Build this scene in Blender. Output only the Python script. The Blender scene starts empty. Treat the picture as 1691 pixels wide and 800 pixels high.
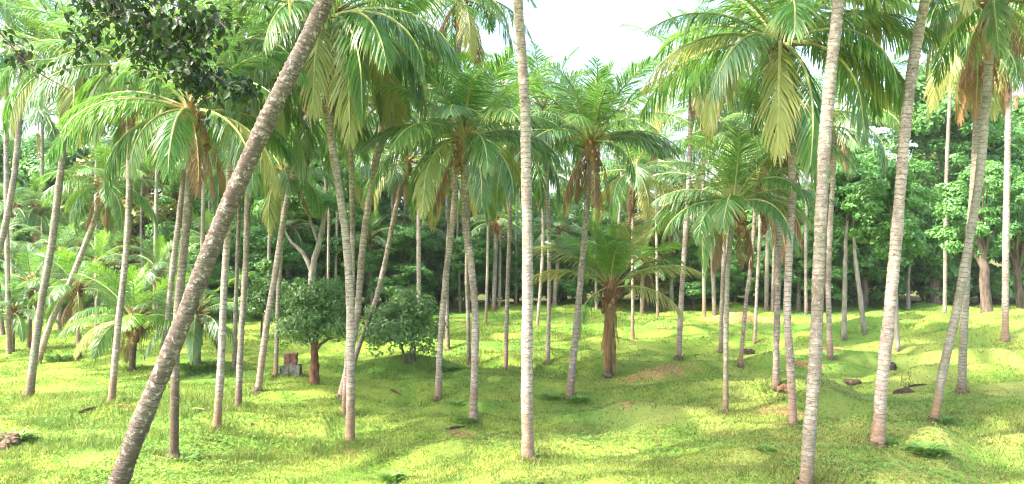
import bpy, math, random
import numpy as np
from mathutils import Vector, Matrix

R = math.radians
rng = np.random.default_rng(11)
random.seed(11)
sc = bpy.context.scene
col = sc.collection

# ------------------------------------------------------------------ camera, sky, sun, exposure
F, CX, CY = 1250.0, 845.5, 400.0          # focal length and centre in photo pixels
CAM = Vector((0.0, 0.0, 4.2))
cd = bpy.data.cameras.new('camera')
cd.sensor_width = 36.0
cd.lens = 36.0 * F / 1691.0
cd.clip_start, cd.clip_end = 0.1, 3000.0
cam = bpy.data.objects.new('camera', cd)
col.objects.link(cam)
cam.location = CAM
cam.rotation_euler = (R(90), 0, 0)
sc.camera = cam

SUN_EL, SUN_AZ = R(52), R(200)             # azimuth measured from +X towards +Y
sun_dir = Vector((math.cos(SUN_EL) * math.cos(SUN_AZ), math.cos(SUN_EL) * math.sin(SUN_AZ), math.sin(SUN_EL)))
world = bpy.data.worlds.new('World')
sc.world = world
world.use_nodes = True
wn = world.node_tree.nodes
sky = wn.new('ShaderNodeTexSky')
sky.sky_type = 'NISHITA'
sky.sun_disc = False
sky.sun_elevation = SUN_EL
sky.sun_rotation = math.atan2(sun_dir.x, sun_dir.y)
sky.air_density = 1.0
sky.dust_density = 5.0
sky.ozone_density = 1.0
wn['Background'].inputs['Strength'].default_value = 0.15
world.node_tree.links.new(sky.outputs[0], wn['Background'].inputs['Color'])

sd = bpy.data.lights.new('sun', 'SUN')
sd.energy = 2.2
sd.angle = R(2.0)
sd.color = (1.0, 0.93, 0.80)
sun = bpy.data.objects.new('sun', sd)
col.objects.link(sun)
sun.rotation_euler = sun_dir.to_track_quat('Z', 'Y').to_euler()

sc.view_settings.view_transform = 'Standard'
sc.view_settings.look = 'None'
sc.view_settings.gamma = 1.0
sc.view_settings.exposure = 2.78
sc.render.engine = 'CYCLES'
cy = sc.cycles
cy.use_denoising = True
sc.cycles.pixel_filter_type = 'BLACKMAN_HARRIS'
cy.filter_width = 1.15
cy.max_bounces = 8
cy.diffuse_bounces = 4
cy.glossy_bounces = 2
cy.transmission_bounces = 4
cy.transparent_max_bounces = 4
cy.caustics_reflective = False
cy.caustics_refractive = False

# ------------------------------------------------------------------ terrain function
_tab = np.random.default_rng(5).random((256, 256))


def vn(x, y, ox=0, oy=0):
    x = np.asarray(x, float) + ox
    y = np.asarray(y, float) + oy
    xi = np.floor(x).astype(int)
    yi = np.floor(y).astype(int)
    fx, fy = x - xi, y - yi
    fx = fx * fx * (3 - 2 * fx)
    fy = fy * fy * (3 - 2 * fy)
    a = _tab[xi % 256, yi % 256]
    b = _tab[(xi + 1) % 256, yi % 256]
    c = _tab[xi % 256, (yi + 1) % 256]
    d = _tab[(xi + 1) % 256, (yi + 1) % 256]
    return (a * (1 - fx) + b * fx) * (1 - fy) + (c * (1 - fx) + d * fx) * fy


def sst(a, b, x):
    t = np.clip((x - a) / (b - a), 0, 1)
    return t * t * (3 - 2 * t)


def flat(u, d):                      # a point at depth d seen in photo column u
    return (u - CX) / F * d, d


BUMPS = []                           # x, y, sx, sy, height


def bump(u, v, sx, sy, h, d=None):
    if d is None:
        d = 4.2 * F / (v - CY)
    x, y = flat(u, d)
    BUMPS.append((x, y, sx, sy, h))


bump(1715, 560, 5.5, 3.6, 1.25, d=28.5)
bump(1400, 612, 2.2, 0.6, 0.30)
bump(1555, 640, 2.4, 0.6, 0.32)
bump(1250, 618, 2.0, 0.6, 0.28)
bump(1640, 720, 2.0, 0.55, 0.34)
bump(1440, 566, 3.0, 0.8, 0.38)
bump(1330, 668, 1.6, 0.45, 0.22)
bump(1110, 660, 1.6, 0.5, 0.20)
bump(980, 560, 3.2, 0.9, 0.30)
bump(850, 640, 2.0, 0.6, 0.18)
bump(1420, 770, 1.4, 0.35, 0.16)
bump(1150, 745, 1.6, 0.4, 0.15)
bump(1600, 600, 2.2, 1.6, 0.30, d=24.5)
bump(1660, 640, 2.0, 1.4, 0.42, d=21.0)
bump(1535, 752, 0.55, 0.45, 0.22)
bump(1520, 735, 0.9, 0.5, 0.10)
bump(690, 610, 1.5, 1.0, 0.38)
bump(1035, 690, 0.95, 0.6, 0.30)
bump(1120, 635, 1.6, 0.9, 0.26)
bump(178, 676, 0.8, 0.5, 0.16)
bump(1292, 705, 0.8, 0.45, 0.12)
bump(1198, 688, 0.5, 0.35, 0.10)
bump(872, 762, 0.35, 0.3, 0.09)
bump(8, 728, 0.55, 0.5, 0.22)
bump(648, 792, 0.4, 0.3, 0.16)
bump(1390, 640, 1.0, 0.6, 0.15)
bump(1500, 575, 2.5, 1.5, 0.25)
bump(920, 590, 2.5, 1.3, 0.16)
bump(1225, 545, 3.5, 1.5, 0.30)

SOIL = []                            # bare brown patches: x, y, radius x, radius y


def soil(u, v, rx, ry):
    d = 4.2 * F / (v - CY)
    x, y = flat(u, d)
    SOIL.append((x, y, rx, ry))


soil(1035, 688, 0.75, 0.55)
soil(178, 674, 0.75, 0.35)
soil(1285, 701, 0.75, 0.32)
soil(872, 757, 0.4, 0.35)
soil(1085, 640, 1.2, 0.5)
soil(765, 712, 0.45, 0.25)
soil(288, 764, 0.32, 0.25)
soil(578, 736, 0.25, 0.2)
soil(1240, 545, 2.6, 0.9)
soil(1130, 540, 2.2, 0.8)
soil(1380, 603, 0.9, 0.4)
soil(1283, 645, 0.4, 0.25)
soil(820, 545, 2.0, 0.7)
soil(1330, 625, 0.8, 0.3)


def terr(x, y):
    x = np.asarray(x, float)
    y = np.asarray(y, float)
    w = sst(-22, 10, x) * 0.75 + 0.35
    h = 0.40 * (vn(x / 3.4, y / 1.9, 7, 3) - 0.5) * w
    h += 0.26 * (vn(x / 1.3, y / 0.85, 31, 17) - 0.5) * w
    h += 0.11 * (vn(x / 0.55, y / 0.38, 11, 57) - 0.5)
    rdg = 1 - np.abs(2 * vn(x / 4.6, y / 1.7, 91, 5) - 1)
    h += 0.30 * (rdg ** 2 - 0.3) * w + 0.22 * sst(0, 9, x) * (1 - np.abs(2 * vn(x / 3.1, y / 1.15, 19, 45) - 1)) ** 2
    h += 0.30 * (vn(x / 9.0, y / 6.0, 71, 23) - 0.5)
    h *= sst(8, 12, y) * (1 - sst(60, 90, y))
    for bx, by, sx, sy, hh in BUMPS:
        h += hh * np.exp(-((x - bx) / sx) ** 2 - ((y - by) / sy) ** 2)
    h += 2.3 * (1 - sst(1.5, 9.0, y))                 # the bank the photographer stands on
    h += 7.0 * sst(58, 150, y)                         # the wood climbs a slope
    return h


def soilm(x, y):
    m = np.zeros_like(np.asarray(x, float))
    for bx, by, rx, ry in SOIL:
        q = ((x - bx) / rx) ** 2 + ((y - by) / ry) ** 2
        m = np.maximum(m, np.exp(-q * 0.9))
    return m


def ray(u, v, d):
    return Vector(((u - CX) / F * d, d, CAM.z + (CY - v) / F * d))


def on_ground(u, v):                 # where the view ray through a photo pixel meets the terrain
    ds = np.arange(6.0, 90.0, 0.05)
    xs = (u - CX) / F * ds
    zs = CAM.z + (CY - v) / F * ds
    hit = np.nonzero(zs <= terr(xs, ds))[0]
    d = ds[hit[0]] if len(hit) else 60.0
    x = (u - CX) / F * d
    return Vector((x, d, float(terr(x, d))))


def at(u, d):
    x = (u - CX) / F * d
    return Vector((x, d, float(terr(x, d))))


# ------------------------------------------------------------------ materials
class NT:
    def __init__(self, name):
        self.m = bpy.data.materials.new(name)
        self.m.use_nodes = True
        self.t = self.m.node_tree
        self.b = self.t.nodes['Principled BSDF']
        self.out = self.t.nodes['Material Output']

    def n(self, kind, **kw):
        nd = self.t.nodes.new(kind)
        for k, v in kw.items():
            if k in nd.bl_rna.properties:
                setattr(nd, k, v)
            else:
                nd.inputs[k].default_value = v
        return nd

    def l(self, a, b):
        self.t.links.new(a, b)

    def math(self, op, a, b=None, c=None):
        nd = self.t.nodes.new('ShaderNodeMath')
        nd.operation = op
        for i, v in enumerate((a, b, c)):
            if v is None:
                continue
            if isinstance(v, (int, float)):
                nd.inputs[i].default_value = v
            else:
                self.l(v, nd.inputs[i])
        return nd.outputs[0]

    def mr(self, val, a, b, lo=0.0, hi=1.0):
        nd = self.t.nodes.new('ShaderNodeMapRange')
        nd.interpolation_type = 'SMOOTHSTEP'
        self.l(val, nd.inputs[0])
        for i, v in enumerate((a, b, lo, hi)):
            nd.inputs[1 + i].default_value = v
        return nd.outputs[0]

    def mix(self, fac, a, b):
        nd = self.t.nodes.new('ShaderNodeMix')
        nd.data_type = 'RGBA'
        for sock, v in ((nd.inputs[0], fac), (nd.inputs[6], a), (nd.inputs[7], b)):
            if isinstance(v, (int, float)):
                sock.default_value = v
            elif isinstance(v, tuple):
                sock.default_value = (*v, 1.0)
            else:
                self.l(v, sock)
        return nd.outputs[2]

    def noise(self, vec, scale, detail=3.0, rough=0.55):
        nd = self.n('ShaderNodeTexNoise', Scale=scale, Detail=detail, Roughness=rough)
        if vec is not None:
            self.l(vec, nd.inputs['Vector'])
        return nd.outputs[0]

    def attr(self, name):
        return self.n('ShaderNodeAttribute', attribute_name=name).outputs['Fac']

    def bump(self, h, strength=0.4, dist=0.02):
        nd = self.n('ShaderNodeBump', Strength=strength, Distance=dist)
        self.l(h, nd.inputs['Height'])
        self.l(nd.outputs[0], self.b.inputs['Normal'])


def leafy(name, c1, c2, c3, trans, tmix=0.35, rough=0.45, spec=0.4, nscale=0.6, tipc=None, tipamt=0.0):
    """green leaf: per-object and per-leaf hue, reflected light plus light shining through"""
    a = NT(name)
    oi = a.n('ShaderNodeObjectInfo')
    geo = a.n('ShaderNodeNewGeometry')
    nz = a.noise(geo.outputs['Position'], nscale, 2.0)
    lv = a.attr('lv')
    f = a.math('MULTIPLY_ADD', lv, 0.55, a.math('MULTIPLY', a.mr(nz, 0.3, 0.7), 0.45))
    c = a.mix(f, c1, c2)
    c = a.mix(a.mr(oi.outputs['Random'], 0.35, 1.0, 0.0, 0.75), c, c3)
    if tipc:
        tp = a.math('MULTIPLY', a.mr(a.attr('tip'), 0.45, 1.0), tipamt)
        c = a.mix(tp, c, tipc)
    a.l(c, a.b.inputs['Base Color'])
    a.b.inputs['Roughness'].default_value = rough
    a.b.inputs['Specular IOR Level'].default_value = spec
    tr = a.n('ShaderNodeBsdfTranslucent')
    tc = a.mix(0.55, c, trans)
    a.l(tc, tr.inputs['Color'])
    ms = a.n('ShaderNodeMixShader')
    ms.inputs[0].default_value = tmix
    a.l(a.b.outputs[0], ms.inputs[1])
    a.l(tr.outputs[0], ms.inputs[2])
    a.l(ms.outputs[0], a.out.inputs['Surface'])
    return a.m


def bark_palm(name, c_lo, c_hi, c_ring, c_base, base_top):
    a = NT(name)
    oi = a.n('ShaderNodeObjectInfo')
    geo = a.n('ShaderNodeNewGeometry')
    P = geo.outputs['Position']
    rg = a.attr('ring')
    hg = a.attr('hgt')
    n1 = a.noise(P, 1.3, 4)
    n2 = a.noise(P, 11.0, 5, 0.75)
    n4 = a.noise(P, 4.2, 4, 0.7)
    mp = a.n('ShaderNodeMapping')
    mp.inputs['Scale'].default_value = (7, 7, 42)
    a.l(P, mp.inputs[0])
    n3 = a.noise(mp.outputs[0], 1.0, 4, 0.7)
    mp2 = a.n('ShaderNodeMapping')
    mp2.inputs['Scale'].default_value = (0.4, 0.4, 1.0)
    a.l(P, mp2.inputs[0])
    n5 = a.noise(mp2.outputs[0], 0.9, 3, 0.6)
    c = a.mix(a.mr(n4, 0.32, 0.68), c_lo, c_hi)
    c = a.mix(a.mr(n5, 0.48, 0.66, 0.0, 0.6), c, (0.15, 0.115, 0.09))
    c = a.mix(a.mr(n5, 0.40, 0.28, 0.0, 0.45), c, (0.17, 0.19, 0.12))
    c = a.mix(a.mr(n3, 0.46, 0.66, 0.0, 0.7), c, tuple(x * 0.42 for x in c_lo))
    c = a.mix(a.mr(n2, 0.54, 0.64, 0.0, 0.65), c, (0.50, 0.46, 0.40))
    c = a.mix(a.mr(n2, 0.46, 0.34, 0.0, 0.75), c, (0.085, 0.060, 0.045))
    c = a.mix(a.mr(oi.outputs['Random'], 0.6, 1.0, 0.0, 0.35), c, (0.20, 0.23, 0.14))
    fr = a.math('FRACT', a.math('ADD', rg, a.math('MULTIPLY', n2, 0.35)))
    edge = a.mr(fr, 0.72, 1.0)
    c = a.mix(a.math('MULTIPLY', edge, a.mr(n4, 0.35, 0.65, 0.10, 0.9)), c, c_ring)
    hb = a.math('ADD', hg, a.math('MULTIPLY', a.math('SUBTRACT', a.math('ADD', n1, a.math('MULTIPLY', n2, 0.5)), 0.75), 1.6))
    cb = a.mix(a.mr(n2, 0.35, 0.65), c_base, tuple(x * 0.35 for x in c_base))
    lowf = a.math('MULTIPLY', a.mr(hb, base_top, base_top * 0.2, 0.0, 0.66), a.mr(oi.outputs['Random'], 0.0, 0.7, 0.45, 1.0))
    c = a.mix(lowf, c, cb)
    a.l(c, a.b.inputs['Base Color'])
    a.b.inputs['Roughness'].default_value = 0.9
    a.b.inputs['Specular IOR Level'].default_value = 0.15
    a.bump(a.math('ADD', n3, n2), 0.8, 0.02)
    return a.m


def plain(name, c1, c2, scale=6.0, rough=0.9, bump=0.3, spec=0.2, stretch=None, c3=None):
    a = NT(name)
    geo = a.n('ShaderNodeNewGeometry')
    P = geo.outputs['Position']
    if stretch:
        mp = a.n('ShaderNodeMapping')
        mp.inputs['Scale'].default_value = stretch
        a.l(P, mp.inputs[0])
        P = mp.outputs[0]
    n1 = a.noise(P, scale, 4, 0.65)
    c = a.mix(a.mr(n1, 0.3, 0.7), c1, c2)
    if c3:
        c = a.mix(a.mr(a.noise(P, scale * 0.23, 3), 0.5, 0.65), c, c3)
    a.l(c, a.b.inputs['Base Color'])
    a.b.inputs['Roughness'].default_value = rough
    a.b.inputs['Specular IOR Level'].default_value = spec
    a.bump(n1, bump, 0.03)
    return a.m


GR_A, GR_B, GR_C = (0.100, 0.205, 0.026), (0.205, 0.280, 0.046), (0.058, 0.185, 0.030)


def grass_colour(a, P, blade):
    n1 = a.noise(P, 0.16, 2)
    n2 = a.noise(P, 0.9, 4, 0.6)
    n3 = a.noise(P, 9.0, 3, 0.7)
    c = a.mix(a.mr(n2, 0.36, 0.62), GR_A, GR_B)
    c = a.mix(a.mr(n1, 0.48, 0.64, 0.0, 0.65), c, GR_C)
    c = a.mix(a.mr(n3, 0.5, 0.75, 0.0, 0.32), c, (0.34, 0.32, 0.11))
    sp = a.n('ShaderNodeSeparateXYZ')
    a.l(P, sp.inputs[0])
    dry = a.math('MULTIPLY', a.mr(sp.outputs[0], -4.0, 7.0, 0.25, 1.0), a.mr(sp.outputs[1], 34.0, 16.0, 0.2, 1.0))
    c = a.mix(a.math('MULTIPLY', dry, a.mr(a.noise(P, 0.5, 4, 0.6), 0.38, 0.62, 0.15, 0.75)), c, (0.265, 0.27, 0.080))
    if blade:
        lv = a.attr('lv')
        c = a.mix(a.mr(lv, 0.0, 0.6, 0.9, 0.0), c, (0.035, 0.075, 0.016))
        c = a.mix(a.mr(lv, 0.82, 1.0, 0.0, 0.7), c, (0.42, 0.38, 0.12))
    return c


def mk_ground():
    a = NT('meadow_soil')
    geo = a.n('ShaderNodeNewGeometry')
    P = geo.outputs['Position']
    c = grass_colour(a, P, False)
    n = a.noise(P, 3.1, 6, 0.8)
    sm = a.math('ADD', a.attr('soil'), a.math('MULTIPLY', a.math('SUBTRACT', n, 0.5), 2.4))
    sc_ = a.mix(a.mr(a.noise(P, 17.0, 3), 0.35, 0.65), (0.20, 0.115, 0.05), (0.36, 0.24, 0.11))
    c = a.mix(a.mr(sm, 0.38, 0.72, 0.0, 0.85), c, sc_)
    c = a.mix(a.mr(a.noise(P, 1.3, 5, 0.7), 0.64, 0.74, 0.0, 0.5), c, (0.28, 0.22, 0.09))
    c = a.mix(a.attr('litter'), c, a.mix(a.noise(P, 1.2, 4), (0.05, 0.075, 0.02), (0.11, 0.10, 0.05)))
    a.l(c, a.b.inputs['Base Color'])
    a.b.inputs['Roughness'].default_value = 1.0
    a.b.inputs['Specular IOR Level'].default_value = 0.05
    a.bump(a.noise(P, 24.0, 5, 0.75), 0.7, 0.05)
    return a.m


def mk_grass():
    a = NT('grass_blades')
    geo = a.n('ShaderNodeNewGeometry')
    c = grass_colour(a, geo.outputs['Position'], True)
    a.l(c, a.b.inputs['Base Color'])
    a.b.inputs['Roughness'].default_value = 0.6
    a.b.inputs['Specular IOR Level'].default_value = 0.25
    tr = a.n('ShaderNodeBsdfTranslucent')
    a.l(a.mix(0.4, c, (0.40, 0.46, 0.09)), tr.inputs['Color'])
    ms = a.n('ShaderNodeMixShader')
    ms.inputs[0].default_value = 0.35
    a.l(a.b.outputs[0], ms.inputs[1])
    a.l(tr.outputs[0], ms.inputs[2])
    a.l(ms.outputs[0], a.out.inputs['Surface'])
    return a.m


M = {}
M['ground'] = mk_ground()
M['grass'] = mk_grass()
M['frond'] = leafy('frond_green', (0.026, 0.112, 0.020), (0.095, 0.225, 0.042), (0.130, 0.225, 0.050), (0.26, 0.54, 0.06), 0.36, 0.34, 0.5, 0.7, (0.30, 0.27, 0.09), 0.45)
M['frond_cool'] = leafy('frond_cool_green', (0.026, 0.100, 0.032), (0.110, 0.225, 0.080), (0.155, 0.270, 0.110), (0.20, 0.46, 0.08), 0.33, 0.32, 0.6, 0.7, (0.28, 0.27, 0.14), 0.35)
M['frond_young'] = leafy('frond_young_green', (0.090, 0.240, 0.022), (0.160, 0.340, 0.035), (0.190, 0.320, 0.040), (0.30, 0.60, 0.04), 0.36, 0.40, 0.5, 0.7)
M['frond_yellow'] = leafy('frond_yellowing', (0.190, 0.250, 0.060), (0.340, 0.370, 0.120), (0.370, 0.350, 0.110), (0.55, 0.58, 0.10), 0.40, 0.4, 0.5, 0.7, (0.42, 0.32, 0.12), 0.6)
M['frond_dead'] = leafy('frond_dead_brown', (0.150, 0.080, 0.045), (0.270, 0.165, 0.090), (0.330, 0.205, 0.120), (0.34, 0.19, 0.09), 0.20, 0.8, 0.2, 1.2)
M['frond_rusty'] = leafy('frond_rusty', (0.230, 0.105, 0.045), (0.420, 0.230, 0.110), (0.460, 0.260, 0.130), (0.5, 0.25, 0.1), 0.22, 0.8, 0.2, 1.2)
M['rachis'] = plain('rachis_green', (0.22, 0.26, 0.07), (0.34, 0.34, 0.12), 2.0, 0.5, 0.1, 0.4)
M['rachis_dead'] = plain('rachis_brown', (0.26, 0.15, 0.07), (0.40, 0.26, 0.13), 5.0, 0.8, 0.2)
M['bark_pale'] = bark_palm('palm_bark_pale', (0.300, 0.235, 0.195), (0.470, 0.395, 0.340), (0.065, 0.045, 0.035), (0.32, 0.155, 0.06), 1.35)
M['bark_grey'] = bark_palm('palm_bark_grey', (0.215, 0.175, 0.145), (0.340, 0.285, 0.240), (0.055, 0.040, 0.032), (0.20, 0.12, 0.06), 0.9)
M['bark_brown'] = bark_palm('palm_bark_brown', (0.140, 0.100, 0.078), (0.240, 0.190, 0.155), (0.045, 0.030, 0.024), (0.10, 0.050, 0.032), 2.2)
M['bark_dark'] = bark_palm('palm_bark_dark', (0.085, 0.064, 0.052), (0.175, 0.140, 0.115), (0.035, 0.025, 0.02), (0.075, 0.036, 0.022), 2.6)
M['sheath'] = plain('fibre_sheath', (0.13, 0.065, 0.035), (0.30, 0.17, 0.09), 9.0, 0.95, 0.8, 0.1, (1, 1, 0.2), (0.38, 0.24, 0.12))
M['coconut'] = plain('coconut_husk', (0.20, 0.10, 0.045), (0.30, 0.18, 0.07), 3.0, 0.5, 0.1, 0.4, None, (0.15, 0.17, 0.05))
M['bark_tree'] = plain('broadleaf_bark', (0.07, 0.048, 0.036), (0.18, 0.14, 0.11), 8.0, 0.95, 0.7, 0.1, (1, 1, 0.25))
M['bark_treepale'] = plain('pale_tree_bark', (0.17, 0.15, 0.125), (0.32, 0.285, 0.24), 7.0, 0.95, 0.5, 0.1, (1, 1, 0.35))
M['bark_red'] = plain('red_tree_bark', (0.065, 0.032, 0.022), (0.19, 0.095, 0.058), 12.0, 0.95, 0.7, 0.1, (1, 1, 0.3))
M['leaf_wood'] = leafy('wood_leaves', (0.040, 0.140, 0.034), (0.150, 0.320, 0.085), (0.115, 0.270, 0.075), (0.25, 0.52, 0.07), 0.33, 0.42, 0.4, 0.35)
M['leaf_yellow'] = leafy('wood_leaves_yellow', (0.100, 0.160, 0.035), (0.240, 0.270, 0.070), (0.270, 0.250, 0.070), (0.45, 0.45, 0.08), 0.30, 0.45, 0.4, 0.35)
M['leaf_bush'] = leafy('bush_leaves', (0.045, 0.135, 0.030), (0.190, 0.330, 0.105), (0.150, 0.280, 0.085), (0.28, 0.48, 0.09), 0.33, 0.38, 0.6, 1.2)
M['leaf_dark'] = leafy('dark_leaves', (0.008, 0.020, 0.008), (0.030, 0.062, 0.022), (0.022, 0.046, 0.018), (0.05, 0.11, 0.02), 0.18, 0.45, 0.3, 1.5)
M['leaf_weed'] = leafy('weed_leaves', (0.090, 0.200, 0.030), (0.180, 0.310, 0.060), (0.15, 0.28, 0.05), (0.2, 0.42, 0.05), 0.3, 0.5, 0.4, 2.0)
M['root'] = plain('root_fibre', (0.05, 0.034, 0.024), (0.16, 0.11, 0.075), 14.0, 0.95, 0.8, 0.1)
M['stone'] = plain('weathered_stone', (0.085, 0.08, 0.07), (0.22, 0.21, 0.19), 9.0, 0.95, 0.8, 0.1, None, (0.07, 0.09, 0.04))
M['brick'] = plain('red_brickwork', (0.13, 0.065, 0.05), (0.27, 0.15, 0.115), 6.0, 0.95, 0.5, 0.1)
M['deadwood'] = plain('dead_wood', (0.028, 0.02, 0.016), (0.095, 0.066, 0.048), 12.0, 0.95, 0.8, 0.1)


# ------------------------------------------------------------------ mesh and object helpers
def new_mesh(name, verts, faces, mats=(), attrs=None, smooth=False, fmat=None):
    me = bpy.data.meshes.new(name)
    me.from_pydata([tuple(v) for v in verts], [], faces)
    for m in mats:
        me.materials.append(m)
    if attrs:
        for k, arr in attrs.items():
            at_ = me.attributes.new(k, 'FLOAT', 'POINT')
            at_.data.foreach_set('value', np.asarray(arr, np.float32))
    if fmat is not None:
        me.polygons.foreach_set('material_index', np.asarray(fmat, np.int32))
    if smooth:
        me.polygons.foreach_set('use_smooth', np.ones(len(me.polygons), bool))
    me.update()
    return me


def np_mesh(name, V, faces_n, FI, mat, attrs=None):
    """V (n,3); FI flat vertex indices; faces_n vertices per face (constant)"""
    me = bpy.data.meshes.new(name)
    me.vertices.add(len(V))
    me.vertices.foreach_set('co', V.astype(np.float32).ravel())
    nf = len(FI) // faces_n
    me.loops.add(len(FI))
    me.loops.foreach_set('vertex_index', FI.astype(np.int32))
    me.polygons.add(nf)
    me.polygons.foreach_set('loop_start', np.arange(0, nf * faces_n, faces_n, dtype=np.int32))
    me.materials.append(mat)
    if attrs:
        for k, arr in attrs.items():
            a = me.attributes.new(k, 'FLOAT', 'POINT')
            a.data.foreach_set('value', arr.astype(np.float32))
    me.update(calc_edges=True)
    return me


def link(name, me, parent=None, loc=(0, 0, 0), rot=(0, 0, 0), scale=1.0):
    o = bpy.data.objects.new(name, me)
    col.objects.link(o)
    o.parent = parent
    o.location = loc
    o.rotation_euler = rot
    o.scale = (scale,) * 3 if isinstance(scale, (int, float)) else scale
    return o


def tag(o, label, cat, group=None, kind=None):
    if label:
        o['label'] = label
    if cat:
        o['category'] = cat
    if group:
        o['group'] = group
    if kind:
        o['kind'] = kind
    return o


def thing(name, loc, label, cat, group=None):
    return tag(link(name, None, None, loc), label, cat, group)


def spline(pts, n):
    """Catmull-Rom through points, n samples"""
    P = [2 * pts[0] - pts[1]] + list(pts) + [2 * pts[-1] - pts[-2]]
    seg = len(pts) - 1
    out = []
    for i in range(n):
        t = i / (n - 1) * seg
        k = min(int(t), seg - 1)
        t -= k
        a, b, c, d = P[k], P[k + 1], P[k + 2], P[k + 3]
        out.append(0.5 * ((2 * b) + (c - a) * t + (2 * a - 5 * b + 4 * c - d) * t * t + (3 * b - a - 3 * c + d) * t ** 3))
    return out


def tube_data(pts, radii, sides, V, Fc, cap=True, jit=0.0, rnd=random):
    base = len(V)
    n = len(pts)
    ref = Vector((1, 0, 0))
    for i, p in enumerate(pts):
        t = (pts[min(i + 1, n - 1)] - pts[max(i - 1, 0)]).normalized()
        r = ref if abs(t.dot(ref)) < 0.95 else Vector((0, 1, 0))
        b = t.cross(r).normalized()
        a = b.cross(t).normalized()
        for k in range(sides):
            th = 2 * math.pi * k / sides
            rr = radii[i] * (1 + (rnd.uniform(-jit, jit) if jit else 0))
            V.append(p + (a * math.cos(th) + b * math.sin(th)) * rr)
    for i in range(n - 1):
        for k in range(sides):
            k2 = (k + 1) % sides
            Fc.append((base + i * sides + k, base + i * sides + k2, base + (i + 1) * sides + k2, base + (i + 1) * sides + k))
    if cap:
        Fc.append(tuple(base + (n - 1) * sides + k for k in range(sides)))
        Fc.append(tuple(base + k for k in reversed(range(sides))))


# ------------------------------------------------------------------ ground sheet and grass
xs = np.unique(np.concatenate([np.linspace(-420, -60, 12), np.arange(-60, -36, 2.0), np.arange(-36, 36.01, 0.22), np.arange(38, 61, 2.0), np.linspace(64, 420, 12)]))
ys = np.unique(np.concatenate([np.linspace(-60, 6, 22), np.arange(6.3, 30, 0.16), np.arange(30, 62, 0.40), np.arange(63, 110, 2.5), np.linspace(112, 700, 20)]))
gx, gy = np.meshgrid(xs, ys)
gz = terr(gx, gy)
V = np.stack([gx.ravel(), gy.ravel(), gz.ravel()], 1)
nx, ny = len(xs), len(ys)
ii = (np.arange(ny - 1)[:, None] * nx + np.arange(nx - 1)[None, :]).ravel()
FI = np.stack([ii, ii + 1, ii + nx + 1, ii + nx], 1).ravel()
me = np_mesh('ground', V, 4, FI, M['ground'], {'soil': soilm(V[:, 0], V[:, 1]), 'litter': sst(50, 54, V[:, 1] + 3 * vn(V[:, 0] / 4, V[:, 1] / 4))})
me.polygons.foreach_set('use_smooth', np.ones(len(me.polygons), bool))
tag(link('ground', me), None, None, None, 'structure')


def sheet(x, y):                     # height of the ground mesh itself between its vertices
    i = np.clip(np.searchsorted(xs, x) - 1, 0, nx - 2)
    j = np.clip(np.searchsorted(ys, y) - 1, 0, ny - 2)
    fx = (x - xs[i]) / (xs[i + 1] - xs[i])
    fy = (y - ys[j]) / (ys[j + 1] - ys[j])
    return (gz[j, i] * (1 - fx) + gz[j, i + 1] * fx) * (1 - fy) + (gz[j + 1, i] * (1 - fx) + gz[j + 1, i + 1] * fx) * fy


BASES = []


def grass_mesh(n):
    # density falls with distance as the picture's resolution does
    d = 1.0 / rng.uniform(1 / 58.0, 1 / 9.5, n)
    x = rng.uniform(-0.84, 0.84, n) * d + rng.uniform(-1.5, 1.5, n)
    keep = rng.random(n) > soilm(x, d) * 0.35
    tall = vn(x / 1.3, d / 1.0, 3, 9)
    keep &= rng.random(n) < 0.45 + 0.75 * tall
    x, d, tall = x[keep], d[keep], tall[keep]
    n = len(x)
    z = sheet(x, d) - 0.004
    lush = sst(0.45, 0.8, vn(x / 6.0, d / 4.0, 41, 77)) * sst(8, -6, x)
    hgt = rng.uniform(0.014, 0.046, n) * (0.6 + 0.9 * tall) * (1 + 1.0 * lush) * (0.8 + d / 45)
    for bx, by, br_ in BASES:
        q = ((x - bx) ** 2 + (d - by) ** 2) / (br_ * 3.2 + 0.12) ** 2
        hgt *= 1 + 1.5 * np.exp(-q)
    tuft = sst(0.62, 0.85, vn(x / 0.28, d / 0.28, 61, 7))
    hgt *= 0.85 * (1 + 0.9 * tuft) * np.where(rng.random(n) < 0.06, 1.8, 1.0)
    wid = 0.0070 * (0.7 + d / 22) * rng.uniform(0.7, 1.3, n)
    az = rng.uniform(0, 2 * np.pi, n)
    lean = rng.uniform(0.1, 1.0, n) * hgt
    az2 = rng.uniform(0, 2 * np.pi, n)
    V = np.empty((n, 3, 3))
    V[:, 0] = np.stack([x + np.cos(az) * wid, d + np.sin(az) * wid, z], 1)
    V[:, 1] = np.stack([x - np.cos(az) * wid, d - np.sin(az) * wid, z], 1)
    V[:, 2] = np.stack([x + np.cos(az2) * lean, d + np.sin(az2) * lean, z + hgt], 1)
    lv = np.repeat(rng.random(n), 3)
    return np_mesh('grass', V.reshape(-1, 3), 3, np.arange(n * 3), M['grass'], {'lv': lv})




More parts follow.
